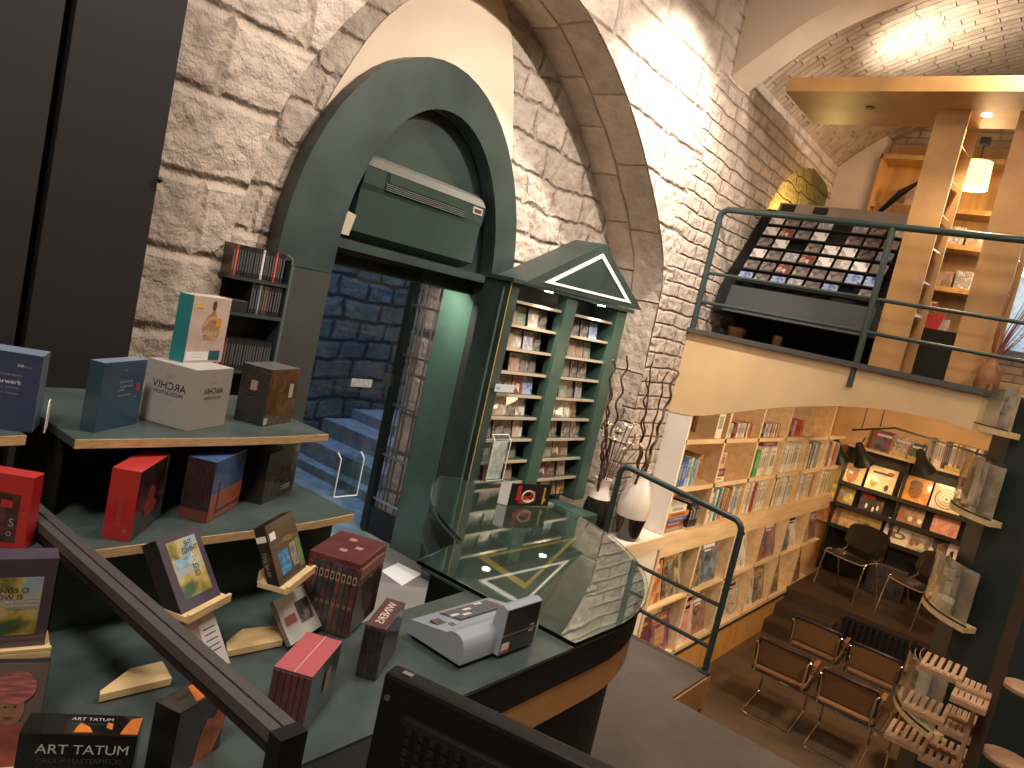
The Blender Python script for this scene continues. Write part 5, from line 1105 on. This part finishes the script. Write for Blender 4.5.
while y > .80:
    c = rnd.choice(['white', 'cream', 'grey', 'brown', 'white', 'dark red', 'grey', 'black']); th = rnd.uniform(.022, .034)
    b = MB(); b.box((0, 0, 0), (.30, th, .40), 0); b.box((-.001, th*.2, .10), (0, th*.8, .32), 1)
    o = b.build('record_sleeve', [BM[c], BP[c]], loc=(XD-.01, y-th, 2.541)); tag(o, f'{c} record spine, {ORD[k]} from left on top of the record display', 'record', 'records on top of the record display'); y -= th+.002; k += 1
for k, (yy, i, s) in enumerate(((2.25, 9, .32), (1.98, 8, .30), (1.76, 2, .26))):
    t = thing('record_sleeve', ['pale blue sleeve standing behind the clip lamps on top of the record display', 'grey sleeve standing between the clip lamps on top of the record display', 'dark green sleeve left of the record row on top of the display'][k], 'record', (XD+.10, yy, 2.541)); t.rotation_euler = (0, R_(12), 0)
    b = MB(); b.box((-.006, -s/2, 0), (0, s/2, s)); b.build('sleeve', CVM[i] if k < 2 else BM['dark green'], t); b = MB(); b.box((-.0075, -s*.35, s*.7), (-.006, s*.3, s*.82)); b.build('title', INKW, t)
for k, yy in enumerate((2.0, 1.75, 1.25, 1.02)):
    b = MB(); b.cbox((XD-.018, yy-.10, 2.541), (XD+.03-.04, yy+.10, 2.60), .004); tag(b.build('price_card', plain('gold card', (.62, .42, .12), .5, vary=.3, scale=30)), ['gold card strip under the left clip lamps on the display top', 'gold card strip between the clip lamps on the display top', 'gold card strip in front of the record row, left one', 'gold card strip in front of the record row, right one'][k], 'card')
# clip lamps
def clip(lab, px_, aim, xx=11.75):
    c = at(*px_, X, xx); t = thing('clip_lamp', lab, 'lamp', tuple(c)); d = (Vector(aim)-c).normalized()
    q = d.to_track_quat('Z', 'Y').to_matrix().to_4x4()
    b = MB(); b.M = q; b.lathe([(.04, -.20), (.06, -.15), (.07, -.03), (.12, .07), (.155, .14), (.148, .14), (.11, .07), (.05, -.03)], n=20); b.build('shade', BLACKM, t, smooth=True)
    b = MB(); b.M = q; b.lathe([(.02, 0), (.04, .03), (.045, .06), (.03, .09)], n=14); b.build('bulb', plain('warm bulb', (1, .8, .5), .4, emit=(1, .70, .34), es=14), t, smooth=True)
    b = MB(); b.tube([(0, 0, .0), tuple(-d*.12+Vector((0, 0, .05))), (0, .02, .26)], .010, 6); b.build('arm', BLACKM, t)
    lamp('clip_lamp_light', 'SPOT', tuple(c+d*.11), aim, 13, (1, .66, .28), .04, 120, .7)
    return t
clip('leftmost black clip lamp over the record display', (838, 452), (XD+.05, 2.45, 1.5), 11.98)
clip('middle black clip lamp over the record display', (862, 455), (XD+.05, 1.95, 1.5), 11.9)
clip('right black clip lamp in front of the record row', (922, 462), (XD+.05, 1.25, 1.6), 11.85)
t = thing('lamp_bar', 'black ceiling bar carrying the clip lamps over the stage', 'bar', (11.78, 1.6, 2.9))
pts = [at(852, 430, X, 11.75), at(895, 428, X, 11.75), at(958, 447, X, 11.80), at(990, 458, X, 11.85)]
b = MB(); b.tube(pts, .014, 6); in_t(b.build('bar', BLACKM), t)
for px_ in ((862, 428), (880, 427)): p = at(*px_, X, 11.75); b = MB(); b.tube([p, (p.x, p.y, p.z+.32)], .009, 6); in_t(b.build('hanger', BLACKM), t)
# grey crate under the display
c = at(889, 567, X, 12.1)
t = thing('storage_case', 'grey flat case standing between the two black chairs on the stage', 'case', (12.14, c.y, .5), 0)
b = MB(); b.cbox((0, -.26, 0), (.12, .26, .46), .012); b.build('body', plain('grey case', (.055, .054, .056), .5, vary=.15, scale=12), t)
b = MB(); b.box((-.006, -.2, .28), (0, .2, .29)); b.box((-.006, -.18, .12), (0, .05, .13)); b.build('seam', BLACKW, t)
b = MB(); b.lathe([(.05, 0), (.05, .006), (.036, .006)], n=16); o = b.build('emblem', GREYP, t); o.rotation_euler = (0, R_(-90), 0); o.location = (-.001, -.10, .14)
# black stage chairs
SHELL = plain('black moulded seat', (.016, .012, .010), .35, coat=.3)
def stage_chair(lab, f0, f1):
    a, b_ = at(*f0, Z, .5), at(*f1, Z, .5); c = (a+b_)/2; s = (a-b_).length/.47; ang = math.atan2((a-b_).x, -(a-b_).y)
    t = thing('stage_chair', lab, 'chair', (c.x, c.y, .5), 0); e = (b_-a).normalized(); t.rotation_euler.z = math.atan2(e.y, e.x)
    W = (a-b_).length/2; D = .52; SH = .55
    def grid(f, nu, nv): return [[f(u/(nu-1), v/(nv-1)) for v in range(nv)] for u in range(nu)]
    def seat(u, v): x = -W*.92+W*1.84*u; y = .0+D*.86*v; return (x*(1-.06*v), y, SH-.035*math.sin(math.pi*u)*(.4+.6*v)-.02*(1-v)**3+.012)
    g = grid(seat, 9, 8); b = MB(); b.loft(g); b.loft([[(p[0], p[1], p[2]-.016) for p in r] for r in g]); b.build('seat', SHELL, t, smooth=True)
    edge = [g[0][i] for i in range(7, -1, -1)]+[g[i][0] for i in range(1, 9)]+[g[8][i] for i in range(1, 8)]
    b = MB(); b.tube([(p[0], p[1], p[2]-.008) for p in edge], .007, 6); b.build('seat_edge', plain('pale seat edge', (.40, .30, .20), .5), t)
    def back(u, v):
        x = -W*1.0+W*2.0*u; r = math.sin(math.pi*min(1, max(0, u)))**.35 if 0 < u < 1 else 0
        zc = .80; return (x, D*.92+.06*(1-(2*u-1)**2)+.05*v, zc+(.19)*(2*v-1)*(.55+.45*r))
    g = grid(back, 13, 8); b = MB(); b.loft(g); b.loft([[(p[0], p[1]+.016, p[2]) for p in r] for r in g]); b.build('backrest', SHELL, t, smooth=True)
    for sx in (-1, 1):
        b = MB(); b.tube(smoothpath([(sx*W, -.02, 0), (sx*W*.98, .04, SH-.03), (sx*W*.98, .09, SH+.012), (sx*W*.96, .20, SH-.01)], 2), .013, 8); b.build('leg', CHROME, t, smooth=True)
        b = MB(); b.tube(smoothpath([(sx*W, D+.10, 0), (sx*W*.97, D*.86, SH*.75), (sx*W*.95, D*.72, SH)], 2), .012, 8); b.build('leg', CHROME, t, smooth=True)
        b = MB(); b.tube([(sx*W*.80, D*.70, SH-.01), (sx*W*.82, D*.98, SH+.05), (sx*W*.82, D*1.02, .84)], .010, 6); b.build('back_support', CHROME, t)
    return t
stage_chair('black moulded chair with chrome legs on the stage, left of the grey case', (814, 584), (853, 603))
stage_chair('black moulded chair with chrome legs on the stage, right of the grey case', (876, 612), (911, 632))
# radiator under the stage edge
t = thing('stage_radiator', 'black finned radiator along the front of the stage', 'radiator', (10.70, .9, .03))
for k in range(22): b = MB(); b.cbox((10.66, 1.74-k*.075-.025, .05), (10.735, 1.74-k*.075+.025, .42), .006); in_t(b.build('fin', BLACKM), t)
b = MB(); b.box((10.67, .05, .03), (10.73, 1.78, .06)); b.box((10.67, .05, .41), (10.73, 1.78, .44)); in_t(b.build('rail', BLACKM), t)

# ------------------------------------------------------------------ cantilever chairs
def cesca():
    t = thing('cantilever_chair', 'x', 'chair', (0, 0, 0), 0, 'cantilever chairs with cane backs')
    W = .235
    # local: x forward, y left; rear crossbar at x=0
    for s in (1, -1):
        b = MB(); b.tube(smoothpath([(.0+.0, 0, .013), (.0, s*(W-.03), .013), (.02, s*W, .013), (.10, s*W, .013)], 2)+[Vector((.56, s*W, .013))]+list(smoothpath([(.56, s*W, .013), (.62, s*W, .015), (.63, s*W, .06), (.62, s*W, .36), (.60, s*W, .42), (.54, s*W, .425), (.10, s*W, .425)], 2)), .0125, 8); b.build('frame_tube', CHROME, t, smooth=True)
        b = MB(); b.tube(smoothpath([(.14, s*W, .425), (.08, s*W, .43), (.065, s*W, .50), (.03, s*W, .72), (.035, s*(W+.028), .755), (.07, s*(W+.04), .73), (.12, s*(W+.04), .655), (.22, s*(W+.04), .645), (.44, s*(W+.04), .64), (.47, s*(W+.03), .60), (.46, s*W, .43)], 3), .0115, 8); b.build('arm_tube', CHROME, t, smooth=True)
        b = MB(); b.cbox((.24, s*(W+.04)-.022, .655), (.44, s*(W+.04)+.022, .675), .006); b.build('armrest', plain('armrest wood', (.20, .085, .035), .4), t)
    def ring(pts, r): return pts
    sq = [(.09, -W-.02), (.09, W+.02), (.12, W+.03), (.50, W+.03), (.555, W), (.56, 0), (.555, -W), (.50, -W-.03), (.12, -W-.03)]
    b = MB(); b.tube([(x, y, .452) for x, y in sq], .017, 8, closed=True); b.build('seat_frame', BENT, t, smooth=True)
    b = MB(); b.prism([(p[0]*.97+.008, p[1]*.93) for p in sq], .447, .456); b.build('seat', plain('honey cane seat', (.24, .115, .042), .55, vary=.2, scale=160, bump=.3), t)
    bp = [(-W-.005, .52), (W+.005, .52), (W+.018, .55), (W+.022, .72), (W, .79), (W*.6, .80), (-W*.6, .80), (-W, .79), (-W-.022, .72), (-W-.018, .55)]
    def bx(y, z): return .095-(z-.52)*.22-.02*(1-(y/W)**2)
    b = MB(); b.tube([(bx(y, z), y, z) for y, z in bp], .016, 8, closed=True); b.build('back_frame', BENT, t, smooth=True)
    b = MB(); rows = []
    for j in range(7):
        z = .53+.26*j/6; rows.append([(bx(y, z), y, z) for y in [W*1.02*(i/5-1) for i in range(11)]])
    b.loft(rows); b.loft([[(p[0]+.006, p[1], p[2]) for p in r] for r in rows]); b.build('cane_back', CANE, t, smooth=True)
    b = MB(); b.cbox((.086, -W-.01, .435), (.098, W+.01, .475), .004); b.build('seat_rail', plain('honey rail', (.24, .115, .042), .5), t)
    return t
def dup(root, loc, rotz, label):
    r = root.copy(); COL.objects.link(r); r.location = loc; r.rotation_euler = (0, 0, rotz); r['label'] = label
    for ch in list(root.children):
        c = ch.copy(); COL.objects.link(c); c.parent = r
    return r
cz = cesca()
spots = [((7.56, 1.70, 0), 0.06, 'cane-back cantilever chair in the nearer row, closest to the birch shelves'), ((7.50, 1.06, 0), 0.04, 'cane-back cantilever chair in the nearer row, right of the one by the shelves'), ((8.68, 1.68, 0), 0.03, 'cane-back cantilever chair in the row by the stage steps, closest to the shelves'), ((8.62, 1.06, 0), .02, 'cane-back cantilever chair in front of the stage radiator'), ((7.62, .38, 0), .1, 'cane-back cantilever chair mostly hidden behind the slotted wooden rack')]
for k, (l, a, lab) in enumerate(spots):
    if k == 0: cz.location = l; cz.rotation_euler.z = a; cz['label'] = lab
    else: dup(cz, l, a, lab)

# ================================================================== GREEN COLUMN WITH RECORD POCKETS
CC = Vector((5.72, -.06)); RC = .47
DARKG = plain('black green column', (.022, .034, .030), .5, vary=.12, scale=4)
t = thing('green_column', 'thick dark green faceted column at the right edge', 'column', (CC.x, CC.y, 0))
b = MB(); b.prism([(CC.x+RC*math.cos(math.pi/8+k*math.pi/5), CC.y+RC*math.sin(math.pi/8+k*math.pi/5)) for k in range(10)], 0, 3.62); in_t(b.build('shaft', DARKG), t)
def pocket(lab, a0, a1, z, h=.34):
    t = thing('record_pocket', lab, 'record holder', (CC.x, CC.y, z)); n = 14; r0, r1 = RC+.012, RC+.105
    A = [R_(a0+(a1-a0)*i/n) for i in range(n+1)]
    arc = lambda r: [(r*math.cos(a), r*math.sin(a)) for a in A]
    b = MB(); b.prism(arc(r1+.015)+list(reversed(arc(r0))), -.035, 0); b.build('wood_ledge', PINE, t)
    b = MB(); b.prism(arc(r1+.016)+list(reversed(arc(r1+.0))), .0005, .008); b.build('dark_edge', BLACKW, t)
    b = MB(); b.prism(arc(r1+.010)+list(reversed(arc(r1+.006))), 0, h); b.build('acrylic_front', ACRYL, t)
    for k in range(2):
        b = MB(); rr_ = r0+.03+.03*k; aa = A[1+k*2:len(A)-1-k*2]; m_ = [(rr_*math.cos(a), rr_*math.sin(a)) for a in aa]; m2 = [((rr_+.004)*math.cos(a), (rr_+.004)*math.sin(a)) for a in aa]
        b.prism(m_+list(reversed(m2)), .002, h*.93); b.build('record_sleeve', [plain('beige sleeve', (.46, .36, .26), .4, vary=.4, scale=7), plain('grey brown sleeve', (.28, .23, .19), .35, coat=.4, vary=.5, scale=6)][k], t)
    return t
def pz_(u, v, ang): q = CC+Vector((math.cos(R_(ang)), math.sin(R_(ang))))*(RC+.105); return at(u, v, X, q.x).z
pocket('curved wood and acrylic record pocket on the column, level with the record display', 72, 146, pz_(963, 512, 140))
pocket('lower curved record pocket on the column beside the right stage chair', 72, 150, pz_(931, 612, 140))
pocket('top curved record pocket on the column just under the mezzanine', 72, 140, pz_(992, 428, 135), .26)
pocket('lowest curved record pocket behind the slotted wooden rack', 72, 150, pz_(904, 718, 140))
# slotted CD rack on its post
t = thing('slotted_rack', 'pale wooden CD rack of slotted comb shelves on a dark post', 'rack', (3.5, 0, 1.6))
pt, pb_ = at(1019, 640, Z, 2.70), None
PX, PY = 3.345, .010
b = MB(); b.cbox((PX-.02, PY-.022, 1.602), (PX+.02, PY+.022, 3.1), .003); in_t(b.build('post', plain('dark brown post', (.060, .033, .020), .5, vary=.2, scale=8)), t)
def comb(x0, x1, y0, y1, z, n=5, both=False):
    b = MB(); th = .022; sp = .050
    b.cbox((x0, y0, z), (x0+sp, y1, z+th), .003)
    if both: b.cbox((x1-sp, y0, z), (x1, y1, z+th), .003)
    for k in range(n+1):
        y = y0+(y1-y0-.016)*k/n; b.cbox((x0+.004, y, z+.001), (x1, y+.016, z+th+.004), .002)
    in_t(b.build('comb_shelf', BEECH), t)
L1 = at(918, 669, Z, 2.47)
comb(L1.x, L1.x+.19, L1.y-.145, L1.y, 2.47)
c2 = at(953, 703, Z, 2.45); comb(c2.x-.0, c2.x+.10, PY+.0, L1.y-.13, 2.45, 5); comb(c2.x+.12, c2.x+.24, PY+.0, L1.y-.13, 2.46, 5)
for z, px_ in ((2.30, (901, 709)), (2.13, (883, 738))):
    L2 = at(*px_, Z, z); comb(L2.x, L2.x+.19, L2.y-.145, L2.y, z)
    comb(L2.x, L2.x+.11, PY+.02, L2.y-.13, z-.02, 5); comb(L2.x+.13, L2.x+.25, PY+.02, L2.y-.13, z-.01, 5)
b = MB(); b.box((PX-.08, PY+.03, 2.05), (PX+.06, PY+.045, 2.46)); in_t(b.build('back_board', BEECH), t)
for z in (2.50, 2.22): b = MB(); b.lathe([(.075, z), (.085, z+.008), (.085, z+.02), (.07, z+.024)], (PX+.10, PY-.10, 0), 20); in_t(b.build('round_tray', BEECH, smooth=True), t)

# ================================================================== MEZZANINE
def slant(f): return 6.40+.65*f, 4.0+.90*f
t = thing('cd_wall_rack', 'black sloping rack showing rows of CDs on the mezzanine', 'display stand', (6.8, 2.1, 3.64))
y0, y1 = 1.42, 2.80
b = MB(); b.extr([(6.48, y0, 4.08), (7.12, y0, 4.93), (7.20, y0, 4.93), (7.20, y0, 3.64), (7.10, y0, 3.64), (7.0, y0, 3.86), (6.42, y0, 3.86)], (0, y1-y0, 0)); in_t(b.build('body', BLACKP), t)
b = MB(); b.extr([(6.45, y0+.04, 4.10), (6.47, y0+.04, 4.09), (6.40, y0+.04, 3.86), (6.37, y0+.04, 3.86)], (0, y1-y0-.16, 0)); in_t(b.build('kick_panel', plain('dark grey panel', (.040, .044, .043), .5)), t)
b = MB(); b.extr([(7.06, y0, 4.90), (7.10, y0, 5.0), (7.12, y0, 5.0), (7.12, y0, 4.90)], (0, y1-y0-.12, 0)); in_t(b.build('header_strip', plain('taupe header', (.33, .25, .19), .6)), t)
for yy in (2.52, 2.22): b = MB(); b.extr([(7.058, yy, 4.915), (7.088, yy, 4.985), (7.094, yy, 4.985), (7.064, yy, 4.915)], (0, .13, 0)); in_t(b.build('category_sign', INK), t)
sd = Vector((.65, 0, .90)).normalized(); sn = Vector((-.90, 0, .65)).normalized()
CDF = []
for i in range(10):
    b = MB(); b.box((-.062, -.004, 0), (.062, .004, .118), [1, 1, 0, 1, 1, 1]); o = b.build('cd_case', [CDC[i], SPN]); CDF.append(o.data); bpy.data.objects.remove(o)
rn = ['lowest', 'second', 'third', 'fourth', 'fifth', 'top']
for r in range(6):
    f = .15+.133*r; xx, zz = slant(f)
    b = MB(); p = Vector((xx, y0+.05, zz))+sn*.01; b.extr([tuple(p-sd*.012), tuple(p), tuple(p+sn*.03), tuple(p+sn*.03-sd*.012)], (0, y1-y0-.18, 0)); in_t(b.build('ledge', BLACKW), t)
    for c in range(8):
        if rnd.random() < .04: continue
        yy = y1-.19-.148*c; i = rnd.choice([7, 7, 2, 0, 9, 1, 4, 8, 3, 2, 0])
        o = put('cd_case', CDF[i], Vector((xx, yy, zz))+sn*.018+sd*.003, (0, 0, 0), f'{PALN[i]} CD, {ORD[c]} from left in the {rn[r]} row of the mezzanine CD rack', 'CD', 'CDs in the mezzanine rack')
        ex = Vector((0, -1, 0)); ez = sd; ey = ez.cross(ex); o.matrix_world = Matrix((ex, ey, ez)).transposed().to_4x4(); o.location = Vector((xx, yy, zz))+sn*.018+sd*.003
def column(lab, y0, y1):
    t = thing('wooden_column', lab, 'column', (6.75, (y0+y1)/2, 3.64)); m_ = OAKP
    b = MB(); b.box((6.50, y0, 3.64), (6.53, y1, 5.69)); in_t(b.build('front_board', m_), t)
    b = MB(); b.box((7.0, y0, 3.64), (7.03, y1, 5.69)); in_t(b.build('rear_board', m_), t)
    b = MB(); b.box((6.53, y1-.02, 3.64), (7.0, y1, 5.69)); in_t(b.build('back_board', m_), t)
    for k in range(6):
        z = 4.1+.27*k; b = MB(); b.extr([(6.56, y0+.02, z), (6.97, y0+.02, z+.03), (6.97, y1-.02, z+.16), (6.56, y1-.02, z+.13)], (0, 0, .008)); in_t(b.build('acrylic_ledge', plain('bright acrylic', (.62, .58, .50), .15, coat=.6)), t)
column('golden oak column with acrylic ledges, left one on the mezzanine', 1.19, 1.42)
column('golden oak column with acrylic ledges, right one beside the bright window', .62, .87)
t = thing('wooden_canopy', 'wide wooden slab canopy over the mezzanine columns', 'canopy', (6.5, 0, 5.7))
b = MB(); b.box((6.10, -2.6, 5.69), (6.92, 2.50, 5.80)); in_t(b.build('slab', OAKP), t)
for px_, on in (((870, 108), 0), ((987, 115), 1)):
    p = at(*px_, Z, 5.688); b = MB(); b.lathe([(.035, 0), (.035, -.004), (.024, -.004)], (p.x, p.y, 5.689), 16); in_t(b.build('downlight', BULB if on else BLACKM), t)
    if on: lamp('canopy_downlight', 'SPOT', (p.x, p.y, 5.67), (p.x+.15, p.y, 3.6), 70, (1, .8, .5), .03, 110, .6)
# pendant lamp
c = at(976, 175, X, 8.0)
t = thing('pendant_lamp', 'glowing cream drum pendant lamp behind the mezzanine columns', 'lamp', tuple(c))
b = MB(); b.lathe([(.125, -.13), (.112, .12)], n=28); o = b.build('lamp_shade', plain('glowing shade', (.9, .75, .45), .7, emit=(1, .66, .26), es=2.2), t, smooth=True)
b = MB(); b.tube([(0, 0, .12), (0, 0, .30)], .006, 6); b.box((-.04, -.04, .28), (.04, .04, .34)); b.build('cord_and_cap', BLACKM, t)
lamp('pendant_light', 'POINT', (c.x-.0, c.y, c.z-.2), None, 25, (1, .66, .3), .1)
# rear shelves on the mezzanine
t = thing('rear_shelving', 'wooden shelving with dark boxes behind the mezzanine columns', 'shelving', (9.0, 1.5, 3.64))
zr = [at(940, 208, X, 8.9).z, at(937, 243, X, 8.9).z, at(930, 285, X, 8.9).z]
for z in zr: b = MB(); b.box((8.85, 1.05, z-.05), (9.19, 2.35, z+.0)); in_t(b.build('shelf_board', PLYD), t)
b = MB(); b.box((8.85, 2.35, 3.64), (9.19, 2.37, 6.0)); in_t(b.build('side_board', PLYD), t)
b = MB(); b.box((9.17, 1.05, 3.64), (9.195, 2.37, 6.2)); in_t(b.build('back_board', PLYD), t)
b = MB(); b.box((8.85, 1.05, 5.95), (9.19, 2.37, 6.0)); in_t(b.build('top_board', PLYD), t)
for r, z in enumerate((zr[1], zr[2], zr[0])):
    for k in range(5 if r < 2 else 2):
        b = MB(); b.cbox((8.90, 1.88-.17*k, z+.001), (9.10, 2.03-.17*k, z+.16+.03*((k+r) % 2)), .004); tag(b.build('boxed_set', CDC[(k*3+r) % 2+8 if k != 2 else 1]), f'dark boxed set, {ORD[k]} from left on the {["middle", "lowest", "top"][r]} rear shelf of the mezzanine', 'box', 'boxed sets on the rear mezzanine shelves')
t = thing('low_cabinet', 'black low cabinet under the rear mezzanine shelves', 'cabinet', (8.7, 1.6, 3.64))
b = MB(); b.cbox((8.45, 1.0, 3.645), (8.84, 2.3, 4.18), .006); in_t(b.build('body', BLACKP), t); b = MB(); b.box((8.445, 1.63, 3.68), (8.45, 1.64, 4.15)); in_t(b.build('door_seam', GREYP), t)
p = [at(923, 316, X, 8.5), at(947, 312, X, 8.5), at(935, 334, X, 8.5), at(927, 340, X, 8.5)]
for k in range(9):
    b = MB(); yy = 1.95-.16*(k % 5); z = 4.185+.17*(k//5); b.box((8.62+.08*(k//5), yy-.065, z), (8.632+.08*(k//5), yy+.065, z+.12)); tag(b.build('cd_case', CDC[(k*3) % 10]), f'CD standing {ORD[k % 5]} from left in the {["front", "rear"][k//5]} row on the black low cabinet', 'CD', 'CDs on the low cabinet')
b = MB(); b.extr([tuple(q) for q in p], (.03, 0, 0)); tag(b.build('red_folder', plain('red folder', (.42, .03, .03), .5)), 'red folder leaning on the black low cabinet between the oak columns', 'folder')
for px_, lab in (((735, 338), 'brown basket under the sloping CD rack, left one'), ((776, 346), 'small wooden block under the sloping CD rack, right one')):
    c = at(*px_, X, 6.75); b = MB(); b.lathe([(.07, 0), (.085, .10), (.078, .10), (.066, .01)] if 'basket' in lab else [(.04, 0), (.04, .10)], n=16); o = b.build('basket' if 'basket' in lab else 'wood_block', PLYD, loc=(6.75, c.y, 3.645)); tag(o, lab, 'basket' if 'basket' in lab else 'block')
# dark spear ornament and small ledge
a, c = at(878, 213, X, 7.6), at(922, 180, X, 7.4)
b = MB(); b.tube([a, a.lerp(c, .5)+Vector((0, 0, .03)), c], [.02, .035, .01], 8); tag(b.build('dark_pole', BLACKM), 'dark slanting pole behind the left oak column', 'pole')
q0, q1 = at(880, 205, X, 8.0), at(915, 212, X, 8.0); b = MB(); b.box((8.0, min(q0.y, q1.y), q1.z-.06), (8.3, max(q0.y, q1.y)+.05, q1.z+.06)); tag(b.build('wood_ledge', PLYD), 'small wooden ledge high behind the sloping CD rack', 'ledge')
# bright window to the street
WL = plain('lit street view', (.2, .3, .4), .4, emit=(.20, .34, .52), es=.9, vary=.6, scale=9); WS = plain('bright sign', (.9, .9, .88), .4, emit=(1, .97, .9), es=2.6)
wy = at(985, 255, X, 9.05).y
b = MB(); b.box((9.06, -1.2, 4.15), (9.08, wy, 5.75)); o = b.build('window_1', WL); struct(o)
zs0, zs1 = at(1015, 275, X, 9.0).z, at(1015, 247, X, 9.0).z
b = MB(); b.box((9.02, -1.2, zs0), (9.05, wy-.04, zs1)); o = b.build('street_sign', WS); tag(o, 'bright white sign band seen through the mezzanine window', 'sign')
b = MB(); b.box((9.0, -1.2, zs1), (9.06, wy-.03, zs1+.12)); o = b.build('teal_band', plain('teal band', (.03, .22, .20), .5)); tag(o, 'teal fascia band above the bright white sign', 'sign')
# vase with red twigs
c = at(985, 388, X, 6.42)
t = thing('twig_vase', 'terracotta bottle vase with red twigs on the mezzanine edge', 'vase', (6.42, c.y, 3.645))
b = MB(); b.lathe([(.075, 0), (.08, .04), (.075, .15), (.045, .19), (.035, .22), (.04, .25)], n=20); b.build('bottle', plain('terracotta', (.30, .12, .05), .5), t, smooth=True)
TWR = plain('red twig', (.22, .05, .03), .6); 
for k in range(12):
    q = k*2.4; T = Vector((.05*math.cos(q), -.10+.13*math.sin(q*1.7), .55+.16*math.sin(k*1.3)+.10)); b = MB(); b.tube([(0, 0, .2), tuple(T*.5+Vector((.02*math.cos(k), .02, .06))), tuple(T)], [.006, .004, .002], 5); b.build('twig', TWR, t)
for k in range(5):
    b = MB(); cx_ = Vector((.02*math.cos(k*2), -.10-.035*k+.03, .34+.045*(k % 3))); 
    for j in range(6): q = j*1.05; e = Vector((0, math.cos(q), math.sin(q))); b.extr([cx_, cx_+e*.022+Vector((.004, 0, .008)), cx_+e*.032], (.006, 0, 0))
    b.build('red_flower', plain('dusty red flower', (.42, .08, .05), .6), t)
